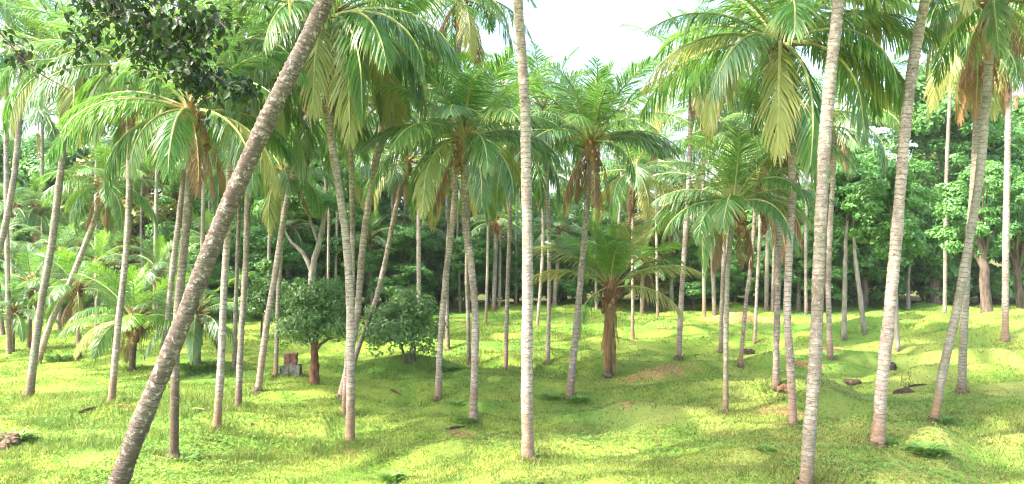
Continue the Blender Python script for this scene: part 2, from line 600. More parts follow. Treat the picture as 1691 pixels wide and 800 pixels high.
# ------------------------------------------------------------------ palm fronds (shared meshes by age)
def frond_mesh(age, seed, ragged=0.0, npair=86):
    r = random.Random(seed)
    e0 = R(86 - 108 * min(age, 1.0) - 170 * max(0, age - 1.0))
    bend = R(30 + 72 * min(age, 1.0)) if age <= 1.0 else R(max(8, 84 - 220 * (age - 1)))
    bend *= r.uniform(0.85, 1.2)
    nseg = 24
    side_sway = r.uniform(-0.35, 0.35)
    twist = r.uniform(-0.7, 0.7)
    pts, tans = [], []
    p = Vector((0, 0, 0))
    for i in range(nseg + 1):
        s = i / nseg
        e = max(e0 - bend * s ** 1.35, R(-88))
        a = side_sway * s * s
        t = Vector((math.cos(e) * math.cos(a), math.cos(e) * math.sin(a), math.sin(e)))
        pts.append(p.copy())
        tans.append(t)
        p = p + t / nseg
    V, Fc, lv, tip, fm = [], [], [], [], []
    rad = [0.0125 * (1 - s / nseg) ** 0.8 + 0.0016 for s in range(nseg + 1)]
    rad[0] = 0.024
    rad[1] = 0.017
    tube_data(pts, rad, 5, V, Fc, cap=False)
    fm += [1] * len(Fc)
    lv += [0.5] * len(V)
    tip += [0.0] * len(V)
    vee = 0.45 - 0.75 * min(age, 1.1)
    droop0 = 0.12 + 0.75 * min(age, 1.2)
    for i in range(npair):
        s = 0.17 + 0.83 * (i + 0.5) / npair
        for sd in (-1, 1):
            if r.random() < ragged:
                continue
            f = min(s + r.uniform(-0.004, 0.004), 0.999) * nseg
            k = int(f)
            f -= k
            b = pts[k].lerp(pts[k + 1], f)
            t = tans[k].lerp(tans[k + 1], f).normalized()
            S = Vector((-t.y, t.x, 0))
            S = S.normalized() if S.length > 0.05 else Vector((0, 1, 0))
            N = S.cross(t) * -1
            if N.z < 0 and age < 1.0:
                N = -N
            S = Matrix.Rotation(twist * s, 3, t) @ S
            N = Matrix.Rotation(twist * s, 3, t) @ N
            prof = min(1.0, 0.45 + 1.6 * (s - 0.17)) * (1 - 0.72 * max(0, (s - 0.55) / 0.45) ** 1.4)
            ln = 0.30 * prof * r.uniform(0.85, 1.12)
            phi = R(72 - 46 * s) * r.uniform(0.78, 1.22)
            ps = vee + r.uniform(-0.16, 0.16)
            D = (t * math.cos(phi) + (S * sd * math.cos(ps) + N * math.sin(ps)) * math.sin(phi)).normalized()
            dr = droop0 * r.uniform(0.6, 1.35)
            W = (t - D * t.dot(D)).normalized()
            W = (Matrix.Rotation(r.uniform(-0.5, 0.5), 3, D) @ W)
            wd = 0.0051 * r.uniform(0.8, 1.2) * (0.7 + 0.3 * prof)
            base = len(V)
            q = b.copy()
            dirv = D.copy()
            lr = r.random()
            steps = (0.0, 0.36, 0.36, 0.28)
            ws = (0.55, 1.0, 0.8, 0.0)
            tt = 0.0
            for j in range(4):
                q = q + dirv * (ln * steps[j])
                tt += steps[j]
                if j < 3:
                    V.append(q + W * wd * ws[j])
                    V.append(q - W * wd * ws[j])
                    lv += [lr, lr]
                    tip += [tt, tt]
                else:
                    V.append(q.copy())
                    lv.append(lr)
                    tip.append(1.0)
                dirv = (dirv + Vector((0, 0, -1)) * dr * 0.62).normalized()
            Fc += [(base, base + 1, base + 3, base + 2), (base + 2, base + 3, base + 5, base + 4), (base + 4, base + 5, base + 6)]
            fm += [0, 0, 0]
    return new_mesh('frond', V, Fc, (M['frond'], M['rachis']), {'lv': lv, 'tip': tip}, False, fm)


AGES = [0.0, 0.07, 0.14, 0.22, 0.30, 0.38, 0.46, 0.54, 0.62, 0.70, 0.78, 0.86, 0.94, 1.02, 1.10, 1.2, 1.32]
FRONDS = {a: [frond_mesh(a, int(a * 1000) + 7 * k + 1, 0.03 + (0.22 if k == 2 else 0) + (0.3 if a > 1.05 else 0)) for k in range(3)] for a in AGES}


def add_frond(parent, pos, az, age, L, style, rnd, name='frond'):
    a = min(AGES, key=lambda q: abs(q - age))
    o = link(name, rnd.choice(FRONDS[a]), parent, pos, (rnd.uniform(-0.1, 0.1), rnd.uniform(-0.08, 0.08), az), L * rnd.uniform(0.9, 1.08))
    if style != 'frond':
        o.material_slots[0].link = 'OBJECT'
        o.material_slots[0].material = M[style]
        if style == 'frond_dead':
            o.material_slots[1].link = 'OBJECT'
            o.material_slots[1].material = M['rachis_dead']
    return o


# coconut: slightly three-sided oval husk
def coconut_mesh():
    V, Fc = [], []
    n, s = 6, 9
    V.append(Vector((0, 0, 0.14)))
    for i in range(1, n):
        th = math.pi * i / n
        for k in range(s):
            ph = 2 * math.pi * k / s
            r = 0.105 * math.sin(th) * (1 + 0.08 * math.cos(3 * ph))
            V.append(Vector((r * math.cos(ph), r * math.sin(ph), 0.14 * math.cos(th))))
    V.append(Vector((0, 0, -0.15)))
    for k in range(s):
        Fc.append((0, 1 + k, 1 + (k + 1) % s))
        Fc.append((len(V) - 1, 1 + (n - 2) * s + (k + 1) % s, 1 + (n - 2) * s + k))
    for i in range(n - 2):
        for k in range(s):
            Fc.append((1 + i * s + k, 1 + (i + 1) * s + k, 1 + (i + 1) * s + (k + 1) % s, 1 + i * s + (k + 1) % s))
    return new_mesh('coconut', V, Fc, (M['coconut'],), None, True)


COCO = coconut_mesh()


def sheath_mesh(seed):
    """fibrous crown shaft: a bulging core with broken leaf bases standing off it"""
    r = random.Random(seed)
    V, Fc = [], []
    pts = [Vector((0, 0, z)) for z in (-0.55, -0.35, -0.12, 0.12, 0.34, 0.5)]
    tube_data(pts, [0.10, 0.15, 0.20, 0.21, 0.15, 0.05], 9, V, Fc, True, 0.16, r)
    for k in range(16):
        az = k * 2.4
        z0 = -0.35 + 0.04 * k
        d = Vector((math.cos(az), math.sin(az), 0))
        b = d * 0.11 + Vector((0, 0, z0))
        l = r.uniform(0.22, 0.5)
        e = r.uniform(0.2, 1.2)
        dd = d * math.cos(e) + Vector((0, 0, math.sin(e)))
        tube_data([b, b + dd * l * 0.5, b + dd * l + d * 0.05], [0.06, 0.04, 0.022], 5, V, Fc, True, 0.1, r)
    for k in range(22):                     # hanging fibre strands
        az = r.uniform(0, 6.28)
        d = Vector((math.cos(az), math.sin(az), 0))
        b = d * 0.18 + Vector((0, 0, r.uniform(-0.2, 0.2)))
        l = r.uniform(0.3, 0.9)
        tube_data([b, b + d * 0.12 + Vector((0, 0, -0.1)), b + d * r.uniform(0.05, 0.2) + Vector((0, 0, -l))], [0.012, 0.010, 0.004], 3, V, Fc, False)
    return new_mesh('leaf_sheath', V, Fc, (M['sheath'],))


SHEATHS = [sheath_mesh(40 + k) for k in range(4)]


def trunk_mesh(pts, r0, r1, flare, mat, seed, ring=0.095):
    r = random.Random(seed)
    L = sum((pts[i + 1] - pts[i]).length for i in range(len(pts) - 1))
    ring = max(ring, L / 130)
    nr = max(8, int(L / ring))
    P = spline(pts, nr * 2 + 1)
    V, Fc = [], []
    radii = []
    for i in range(nr * 2 + 1):
        s = i / (nr * 2)
        h = s * L
        rad = r0 + (r1 - r0) * s ** 0.8
        rad *= 1 + flare * math.exp(-h / 0.28) + 0.30 * flare * math.exp(-h / 0.9)
        rad *= (1.035 if i % 2 == 0 else 0.965)
        rad *= 1 + 0.05 * math.sin(h * 2.3 + seed) * math.sin(h * 0.9 + seed * 1.7) + 0.03 * math.sin(h * 6.1 + seed * 0.3)
        rad *= r.uniform(0.975, 1.03)
        radii.append(rad)
    for i in range(1, nr * 2):
        P[i] = P[i] + Vector((r.uniform(-1, 1), r.uniform(-1, 1), 0)) * r0 * 0.035
    sides = 14 if r0 > 0.09 else 10
    tube_data(P, radii, sides, V, Fc, True, 0.018, r)
    rg, hg = [], []
    for i in range(nr * 2 + 1):
        for k in range(sides):
            rg.append(i / 2 + 0.12 * math.sin(k * 2.1 + i * 0.37))
            hg.append(i / (nr * 2) * L)
    return new_mesh('trunk', V, Fc, (mat,), {'ring': rg, 'hgt': hg}, True)


def palm(label, base, pts, w0, w1, bark='bark_pale', L=3.4, n=22, ages=(0.02, 1.0), styles=('frond', 'frond', 'frond_cool'),
         young=2, yellow=1, dead=2, nuts=6, flare=0.22, seed=0, group=None, extra=(), skirt=0, depth_lean=0.0, d=None, top=None, name='coconut_palm'):
    """base: pixel of the foot; pts: pixels up the trunk, the last one the crown"""
    rnd = random.Random(seed * 77 + 5)
    B = on_ground(*base) if d is None else at(base[0], d)
    dist = B.y
    P = [B - Vector((0, 0, 0.12))]
    nP = len(pts)
    for i, (u, v) in enumerate(pts):
        P.append(ray(u, v, dist + depth_lean * (i + 1) / nP))
    root = thing(name, B, label, 'palm tree', group)
    L *= 0.80 * rnd.uniform(0.94, 1.08)
    n = int(n * 1.3) + rnd.randint(-2, 3)
    loc = [p - B for p in P]
    r0, r1 = 0.75 * w0 * dist / F / 2, 0.80 * w1 * dist / F / 2
    link('trunk', trunk_mesh(loc, r0, r1, flare, M[bark], seed + 900), root)
    if dist < 31 and d is None:
        rk = r0 * rnd.uniform(0.85, 1.15)
        link('root_mass', rnd.choice(ROOTS), root, (0, 0, 0), (0, 0, rnd.uniform(0, 6.28)), (rk, rk, min(rk, 0.12) * rnd.uniform(0.6, 1.1)))
    if dist < 40:
        BASES.append((B.x, B.y, r0))
    T = loc[-1]
    k = max(0.6, min(1.35, r1 / 0.085)) * (L / 3.6) ** 0.3
    link('leaf_sheath', rnd.choice(SHEATHS), root, T, (0, 0, rnd.uniform(0, 6.28)), k)
    az0 = rnd.uniform(0, 6.28)
    for i in range(n):
        age = ages[0] + (ages[1] - ages[0]) * ((i + 0.5) / n) ** 0.85 + rnd.uniform(-0.03, 0.03)
        az = az0 + i * 2.39996 + rnd.uniform(-0.2, 0.2)
        st = 'frond_young' if i < young else rnd.choice(styles)
        if i >= n - yellow:
            st = 'frond_yellow'
        Lf = L * (0.72 + 0.28 * min(1, age / 0.3))
        add_frond(root, T + Vector((math.cos(az) * 0.07, math.sin(az) * 0.07, 0.25 - 0.25 * age)), az, max(0, age), Lf, st, rnd)
    for az, age, sc_, st in extra:
        az = R(az)
        add_frond(root, T + Vector((math.cos(az) * 0.08, math.sin(az) * 0.08, 0.1)), az, age, L * sc_, st, rnd)
    for i in range(dead):
        az = rnd.uniform(0, 6.28)
        add_frond(root, T + Vector((math.cos(az) * 0.12, math.sin(az) * 0.12, -0.15)), az, rnd.uniform(1.1, 1.32), L * rnd.uniform(0.45, 0.7), 'frond_dead', rnd, 'dead_frond')
    for i in range(skirt):
        az = i * 2.39996
        t = (i + 0.5) / skirt
        add_frond(root, loc[0].lerp(T, 0.38 + 0.58 * t) + Vector((math.cos(az), math.sin(az), 0)) * r0 * 0.9, az, 1.32, rnd.uniform(0.6, 1.0), 'frond_rusty', rnd, 'dead_frond')
    for i in range(nuts):
        az = az0 + (i // 3) * 2.1 + rnd.uniform(-0.35, 0.35)
        rr = rnd.uniform(0.20, 0.34)
        link('coconut', COCO, root, T + Vector((math.cos(az) * rr, math.sin(az) * rr, -0.28 - 0.17 * (i % 3) + rnd.uniform(-0.05, 0.05))),
             (rnd.uniform(-0.4, 0.4), rnd.uniform(-0.4, 0.4), az), rnd.uniform(0.6, 0.85))
    return root


def root_mesh(seed):
    r = random.Random(seed)
    V, Fc = [], []
    tube_data([Vector((0, 0, -0.8)), Vector((0, 0, -0.1)), Vector((0, 0, 0.55)), Vector((0, 0, 1.1)), Vector((0, 0, 1.7))], [2.0, 1.75, 1.42, 1.15, 0.96], 12, V, Fc, False, 0.13, r)
    for k in range(34):
        az = k * 2.4 + r.uniform(-0.2, 0.2)
        d = Vector((math.cos(az), math.sin(az), 0))
        t = Vector((-d.y, d.x, 0)) * r.uniform(-0.5, 0.5)
        z = r.uniform(0.1, 1.2)
        tube_data([d * 1.0 + Vector((0, 0, z)), d * (1.65 - 0.25 * z) + t * 0.4 + Vector((0, 0, z * 0.45)), d * r.uniform(1.9, 2.7) + t + Vector((0, 0, -0.35))], [0.13, 0.11, 0.06], 4, V, Fc, False)
    return new_mesh('root_mass', V, Fc, (M['root'],))


ROOTS = [root_mesh(k) for k in range(4)]

G_NEAR = 'tall coconut palms in the foreground'
G_MID = 'coconut palms of the grove'
G_FAR = 'distant coconut palms before the wood'
G_SHORT = 'short young palms'
PALE, GREY, BROWN = 'bark_pale', 'bark_grey', 'bark_brown'

# --- foreground trunks
palm('thick mottled palm trunk leaning right across the left foreground', (166, 880), [(195, 800), (230, 705), (290, 560), (345, 420), (395, 300), (450, 180), (500, 80), (538, 0), (600, -150), (655, -300)], 42, 33, 'bark_dark', L=4.2, seed=1, group=G_NEAR, nuts=8, d=11.0, flare=0.12, dead=0)
palm('tall ringed grey palm trunk rising straight through the centre of the view', (872, 757), [(870, 650), (871, 500), (871, 400), (869, 300), (867, 180), (861, 80), (855, 0), (842, -225)], 26, 19, PALE, L=3.0, n=18, seed=2, group=G_NEAR, ages=(0.02, 0.5), dead=0, yellow=0, flare=0.22)
palm('nearest grey ringed palm trunk right of centre, its foot at the bottom edge', (1329, 812), [(1338, 700), (1346, 600), (1350, 500), (1356, 350), (1363, 220), (1374, 100), (1385, 0), (1402, -220)], 28, 23, GREY, L=3.4, n=20, seed=3, group=G_NEAR, ages=(0.02, 0.85), flare=0.10, dead=0)
palm('stout pale ringed palm with swollen foot leaning slightly right, beside the green mound', (1449, 735), [(1455, 650), (1466, 540), (1478, 420), (1486, 320), (1495, 210), (1506, 120), (1520, 40), (1548, -90)], 26, 20, PALE, L=3.0, n=18, seed=4, group=G_NEAR, flare=0.30, yellow=4, dead=0, extra=[(190, 0.86, 0.85, 'frond_yellow'), (170, 0.78, 0.9, 'frond_yellow')])
# --- the crowns that carry the picture
palm('palm with low wide crown whose long pale fronds arch over the left foreground', (287, 757), [(289, 640), (291, 560), (297, 480), (305, 400), (313, 300), (316, 190)], 18, 17, BROWN, L=3.0, n=17, seed=5, group=G_MID, nuts=9, ages=(0.05, 0.9), dead=3, extra=[(188, 0.62, 1.05, 'frond_cool'), (200, 0.72, 1.1, 'frond_cool'), (330, 0.86, 0.95, 'frond_cool'), (20, 0.78, 0.9, 'frond'), (245, 0.86, 0.9, 'frond')])
palm('slim pale palm trunk half hidden behind the leaning trunk', (262, 622), [(270, 570), (277, 520), (288, 420), (297, 350), (305, 260), (300, 150)], 11, 12, PALE, L=3.0, n=16, seed=6, group=G_MID, ages=(0.02, 0.8))
palm('palm with orange brown foot just right of the leaning trunk', (357, 710), [(365, 600), (370, 480), (376, 380), (380, 280), (382, 180), (379, 85)], 17, 13, PALE, L=3.3, n=20, seed=7, group=G_MID, yellow=1, young=5)
palm('straight slim palm standing right of the orange footed palm', (393, 676), [(398, 560), (405, 450), (408, 360), (411, 270), (414, 175)], 13, 12, GREY, L=3.0, n=18, seed=8, group=G_MID, dead=3)
palm('thin palm trunk close behind the straight slim palm', (386, 612), [(389, 520), (392, 430), (395, 330), (392, 250)], 9, 8, GREY, L=3.0, n=16, seed=9, group=G_MID)
palm('pale palm leaning right in front of the small red trunked tree', (425, 647), [(440, 540), (455, 450), (470, 350), (485, 285), (498, 235), (508, 190)], 14, 12, PALE, L=3.0, n=18, seed=10, group=G_MID, extra=[(330, 0.8, 1.0, 'frond'), (210, 0.9, 1.0, 'frond_cool')])
palm('tallest trunk of the clump of pale palms, curving left to its crown', (578, 731), [(579, 600), (578, 500), (572, 400), (558, 300), (545, 215), (537, 130), (545, 35)], 19, 15, PALE, L=4.0, n=22, seed=11, group=G_MID, dead=5, yellow=2, extra=[(330, 0.78, 1.0, 'frond_cool'), (345, 0.70, 1.05, 'frond_cool'), (300, 0.94, 1.0, 'frond'), (275, 0.94, 0.95, 'frond_yellow')])
palm('slender straight palm in the middle of the pale clump', (567, 688), [(573, 600), (580, 500), (582, 400), (580, 280), (577, 165), (583, 90)], 12, 10, PALE, L=3.2, n=18, seed=12, group=G_MID)
palm('bluish pale palm leaning right at the back of the pale clump', (561, 657), [(575, 600), (590, 520), (600, 400), (617, 290), (634, 190), (637, 172)], 14, 15, PALE, L=2.8, n=20, seed=13, group=G_MID, styles=('frond_cool', 'frond_cool', 'frond'), dead=1)
palm('thin palm slanting right over the round dark bush', (580, 612), [(592, 575), (625, 480), (657, 330), (672, 270)], 11, 10, PALE, L=2.8, n=16, seed=14, group=G_MID)
palm('palm with rusty foot left of the broad centre crown', (723, 660), [(727, 570), (737, 450), (748, 360), (754, 240), (757, 120), (758, 0)], 14, 11, PALE, L=3.2, n=20, seed=15, group=G_MID, dead=4, yellow=3)
palm('palm with curved trunk and broad green crown left of centre', (781, 694), [(784, 600), (785, 520), (778, 440), (770, 380), (768, 310), (767, 236)], 15, 16, PALE, L=3.3, n=19, seed=16, group=G_MID, nuts=9, young=4, ages=(0.0, 0.72), extra=[(185, 0.62, 1.0, 'frond_cool'), (200, 0.78, 1.0, 'frond'), (235, 0.94, 0.95, 'frond_yellow'), (290, 0.94, 0.95, 'frond_cool'), (320, 0.86, 1.0, 'frond_cool'), (350, 0.7, 1.0, 'frond')])
palm('palm with dense dark green crown and shaggy brown skirt in the centre', (940, 659), [(950, 560), (960, 450), (968, 360), (972, 300), (975, 240)], 15, 11, GREY, L=3.4, n=20, seed=17, group=G_MID, nuts=9, ages=(0.0, 0.62), young=1, dead=9, yellow=0, styles=('frond', 'frond_cool'), extra=[(0, 0.62, 0.9, 'frond'), (345, 0.7, 0.9, 'frond_cool'), (180, 0.66, 0.95, 'frond'), (195, 0.74, 0.9, 'frond'), (315, 0.86, 0.8, 'frond')])
palm('small thin mottled palm with wide crown of arching fronds right of centre', (1198, 682), [(1199, 560), (1201, 470), (1206, 400), (1212, 342)], 11, 9, GREY, L=2.7, n=18, seed=18, group=G_MID, ages=(0.0, 0.75), young=5, nuts=4, dead=4, yellow=1, extra=[(180, 0.62, 1.0, 'frond_cool'), (195, 0.74, 1.05, 'frond_cool'), (0, 0.66, 0.95, 'frond'), (330, 0.86, 1.0, 'frond'), (210, 0.94, 1.0, 'frond')])
palm('tall palm with huge drooping crown and red brown coconuts, upper right', (1310, 702), [(1305, 600), (1300, 520), (1303, 420), (1308, 330), (1306, 230), (1296, 150), (1289, 78)], 17, 14, PALE, L=4.0, n=20, seed=19, group=G_MID, nuts=12, ages=(0.02, 0.8), extra=[(185, 0.7, 1.0, 'frond_yellow'), (215, 0.86, 1.0, 'frond_yellow'), (250, 0.94, 1.0, 'frond_yellow'), (275, 1.02, 1.0, 'frond'), (300, 0.94, 0.95, 'frond'), (330, 0.78, 1.0, 'frond'), (350, 0.66, 1.0, 'frond'), (10, 0.58, 1.0, 'frond_cool')])
palm('straight palm with dark hanging skirt left of the ringed pale palm', (1281, 642), [(1283, 520), (1286, 400), (1288, 320), (1287, 235)], 14, 12, GREY, L=2.8, n=16, seed=20, group=G_MID, dead=7)
palm('mottled palm leaning right, joining a second trunk at the right', (1541, 697), [(1558, 610), (1580, 510), (1600, 400), (1619, 280), (1630, 150), (1637, 40), (1641, 5)], 18, 16, PALE, L=3.0, n=20, seed=21, group=G_MID, dead=5, yellow=3, flare=0.12)
palm('grey speckled palm behind the mottled leaning one at the right', (1588, 647), [(1591, 560), (1596, 450), (1606, 330), (1613, 200), (1612, 70)], 17, 14, GREY, L=2.9, n=18, seed=22, group=G_MID, dead=6, yellow=3, extra=[(190, 1.2, 0.9, 'frond_rusty'), (260, 1.32, 0.9, 'frond_rusty'), (330, 1.2, 0.9, 'frond_rusty'), (210, 0.94, 0.9, 'frond_yellow')])
palm('straight pale palm on the grassy rise at the right edge with yellowing crown', (1660, 551), [(1661, 400), (1664, 250), (1667, 90)], 14, 11, PALE, L=3.0, n=20, seed=23, group=G_MID, yellow=9, dead=3, d=26.5)
# --- left side
palm('curved grey palm trunk cut by the left edge of the view', (-45, 600), [(-30, 500), (2, 400), (22, 300), (31, 220), (36, 160), (38, 92)], 14, 11, GREY, L=3.2, n=20, seed=24, group=G_MID, styles=('frond_cool', 'frond'))
palm('grey green palm near the left edge with a dark ring at its foot', (47, 657), [(60, 560), (70, 490), (86, 400), (97, 310), (108, 220), (118, 105)], 16, 13, GREY, L=3.2, n=22, seed=25, group=G_MID, young=4, yellow=3)
palm('pale palm slanting right behind the grey green one at left', (60, 602), [(85, 530), (112, 475), (150, 380), (175, 310)], 12, 11, PALE, L=2.9, n=18, seed=26, group=G_MID)
palm('slim pale palm growing from a brown root mound at left', (183, 668), [(195, 540), (207, 430), (213, 330), (213, 220), (211, 115)], 14, 11, PALE, L=3.2, n=20, seed=27, group=G_MID, dead=5)
palm('dark short palm with upright feathery fronds left of the leaning trunk', (218, 612), [(220, 575), (222, 535)], 11, 14, BROWN, L=2.8, n=14, seed=28, group=G_SHORT, ages=(0.05, 0.75), young=4, dead=2, nuts=4, styles=('frond_young', 'frond', 'frond_cool'))
palm('short palm with withered brown skirt between the left trunks', (130, 592), [(130, 540), (128, 482)], 9, 10, PALE, L=2.3, n=14, seed=29, group=G_SHORT, dead=8, nuts=3, ages=(0.1, 0.9))
palm('thick grey palm stem in tall grass behind the leaning trunk', (325, 604), [(324, 570), (323, 525)], 18, 16, GREY, L=2.4, n=14, seed=30, group=G_SHORT, styles=('frond_cool',), ages=(0.2, 0.95), nuts=0)
palm('squat palm wrapped in a skirt of rusty dead fronds in the middle', (1004, 621), [(1006, 560), (1008, 480)], 15, 13, BROWN, L=3.3, n=11, seed=31, group=G_SHORT, young=4, dead=0, nuts=5, ages=(0.0, 0.40), styles=('frond_yellow', 'frond_cool', 'frond_young'), skirt=46, extra=[(183, 0.46, 0.95, 'frond_yellow'), (170, 0.30, 0.9, 'frond_cool'), (215, 0.86, 0.7, 'frond'), (350, 0.46, 1.0, 'frond_yellow'), (335, 0.70, 0.95, 'frond_yellow'), (10, 0.38, 0.9, 'frond_cool')])
# --- middle distance
palm('orange lit thin stem left of the stone block', (455, 622), [(457, 560), (460, 480), (466, 380), (468, 290)], 10, 9, PALE, L=2.8, n=16, seed=32, group=G_MID)
palm('thin palm just behind the rusty footed palm', (740, 578), [(738, 500), (739, 430), (745, 300)], 9, 8, GREY, L=3.0, n=16, seed=33, group=G_MID)
palm('thin grey palm hidden partly by the curved trunk left of centre', (775, 602), [(773, 520), (771, 450), (775, 330), (790, 200)], 9, 8, GREY, L=3.2, n=18, seed=34, group=G_MID, young=6)
palm('straight grey palm standing left of the tall centre trunk', (835, 612), [(838, 480), (842, 370), (845, 240)], 9, 8, PALE, L=3.2, n=18, seed=35, group=G_MID)
palm('straight thin palm first to the right of the tall centre trunk', (904, 600), [(907, 480), (905, 340), (897, 185)], 9, 8, PALE, L=3.4, n=20, seed=36, group=G_MID)
palm('slim palm with dark foot between the skirted palm and the small wide one', (1120, 593), [(1125, 500), (1131, 400), (1138, 280), (1141, 125)], 12, 9, PALE, L=3.6, n=20, seed=37, group=G_MID, yellow=4, dead=4, styles=('frond_cool', 'frond'))
palm('thin palm tucked behind the small mottled palm', (1190, 582), [(1192, 500), (1196, 400), (1204, 220)], 9, 8, GREY, L=3.4, n=18, seed=38, group=G_MID, yellow=3, young=5)
palm('thin yellow green palm slanting right past the hanging dead frond', (1222, 604), [(1232, 500), (1241, 430), (1250, 300)], 9, 8, PALE, L=2.8, n=16, seed=39, group=G_MID, dead=4, extra=[(330, 1.1, 1.1, 'frond_dead'), (310, 1.2, 1.2, 'frond_dead'), (350, 1.1, 1.0, 'frond_dead')])
palm('thin pale palm just beyond the slanting yellow green one', (1246, 567), [(1250, 480), (1254, 400), (1258, 280)], 7, 7, PALE, L=3.0, n=16, seed=40, group=G_MID)
palm('pale palm with reddish litter at its foot, half behind the nearest right trunk', (1371, 592), [(1368, 480), (1370, 400), (1374, 320), (1380, 200)], 12, 10, PALE, L=3.2, n=18, seed=41, group=G_MID, dead=4)
tag(link('grass', grass_mesh(800000)), 'short yellow green grass covering the hummocky ground under the palms', 'grass', None, 'stuff')

# --- far palms: foot column, depth, crown pixel, width
FAR = [
    ('thin far palm left of the pale clump, over the small red trunked tree', 541, 34, (545, 250), 6),
    ('far reddish palm stem behind the round dark bush, leftmost of three', 650, 44, (646, 210), 7),
    ('far reddish palm stem behind the round dark bush, middle of three', 664, 46, (670, 130), 6),
    ('far palm right of the three reddish stems behind the bush', 692, 38, (702, 160), 10),
    ('far thin palm between the rusty footed palm and the curved trunk', 735, 45, (728, 120), 6),
    ('far thin palm seen left of the straight grey one near centre', 802, 38, (806, 290), 6),
    ('far thin palm just right of the tall centre trunk, farther of two', 887, 36, (896, 290), 7),
    ('far palm with tattered crown above the squat skirted palm', 1045, 32, (1046, 285), 7),
    ('far thin palm left of the slim dark footed one', 1086, 42, (1082, 250), 6),
    ('far red lit palm stem right of the slim dark footed palm', 1163, 39, (1162, 170), 8),
    ('far palm seen between the dark skirted palm and the nearest right trunk', 1331, 41, (1335, 240), 7),
    ('far slender pale palm between the forked tree and the pale clump', 552, 41, (560, 175), 6),
    ('far slender pale palm right beside the pale clump', 612, 43, (606, 250), 6),
    ('far slender pale palm over the right side of the round bush', 712, 47, (716, 235), 6),
    ('far slender pale palm behind the curved trunk left of centre', 760, 44, (752, 210), 6),
    ('far slender pale palm hugging the left of the tall centre trunk', 852, 45, (858, 255), 6),
    ('far slender pale palm left of the squat skirted palm', 985, 44, (990, 230), 6),
    ('far slender pale palm left of the orange lit stem', 437, 39, (430, 240), 7),
    ('far slender pale palm behind the thick grey stem', 342, 42, (348, 225), 6),
    ('far slender pale palm between the left root mound palm and the leaning trunk', 240, 41, (236, 260), 6),
    ('far slender pale palm beside the hanging dead frond', 1275, 43, (1272, 210), 6),
    ('far palm whose feathery top shows against the white sky left of the gap', 690, 55, (655, 60), 7),
    ('far palm crown in the background right of the centre trunk, under the sky gap', 930, 52, (930, 200), 7),
    ('far palm crown behind the dense dark centre crown', 1010, 50, (1030, 190), 7),
    ('far palm with pale feathery crown reaching into the sky gap from the right', 1125, 48, (1150, 70), 7),
    ('far palm crown above the small wide crowned palm', 1215, 50, (1215, 120), 7),
    ('far palm crown touching the top edge left of the huge drooping crown', 1190, 46, (1225, 15), 7),
    ('far palm with bright crown at the top, left of the leaning trunk', 330, 30, (335, 10), 9),
    ('far palm crown over the leaning trunk at the top edge', 440, 36, (452, 30), 8),
    ('far palm behind the low wide crown at left', 255, 36, (262, 170), 8),
    ('far palm crown at the top left corner with yellow fronds', 15, 28, (12, -5), 10),
    ('far palm crown between the two left grey trunks', 75, 40, (70, 190), 7),
    ('far palm crown behind the slim root mound palm', 160, 38, (165, 75), 8),
    ('far palm crown left of the pale clump', 480, 44, (470, 120), 7),
    ('far palm crown behind the bluish leaning palm', 610, 48, (615, 120), 7),
    ('far palm crown behind the broad green centre crown', 825, 44, (830, 150), 7),
    ('far palm crown at the top edge right of the stout palm', 1560, 40, (1575, 40), 8),
    ('far palm crown in the top right corner', 1720, 33, (1712, 40), 9),
]
for i, (lab, u, d, top, w) in enumerate(FAR):
    foot = at(u, d)
    vb = CY + (CAM.z - foot.z) / d * F
    mid = ((u * 0.5 + top[0] * 0.5) + random.uniform(-6, 6), vb * 0.5 + top[1] * 0.5)
    palm(lab, (u, vb), [mid, top], w, w * 0.85, random.choice((PALE, GREY, PALE)), L=random.uniform(3.3, 4.2), n=15, seed=60 + i, group=G_FAR,
         d=d, nuts=0, dead=2, yellow=random.choice((0, 1, 3)), young=random.choice((1, 3)), styles=('frond', 'frond_cool', 'frond_cool'), ages=(0.02, 0.95), name='coconut_palm')

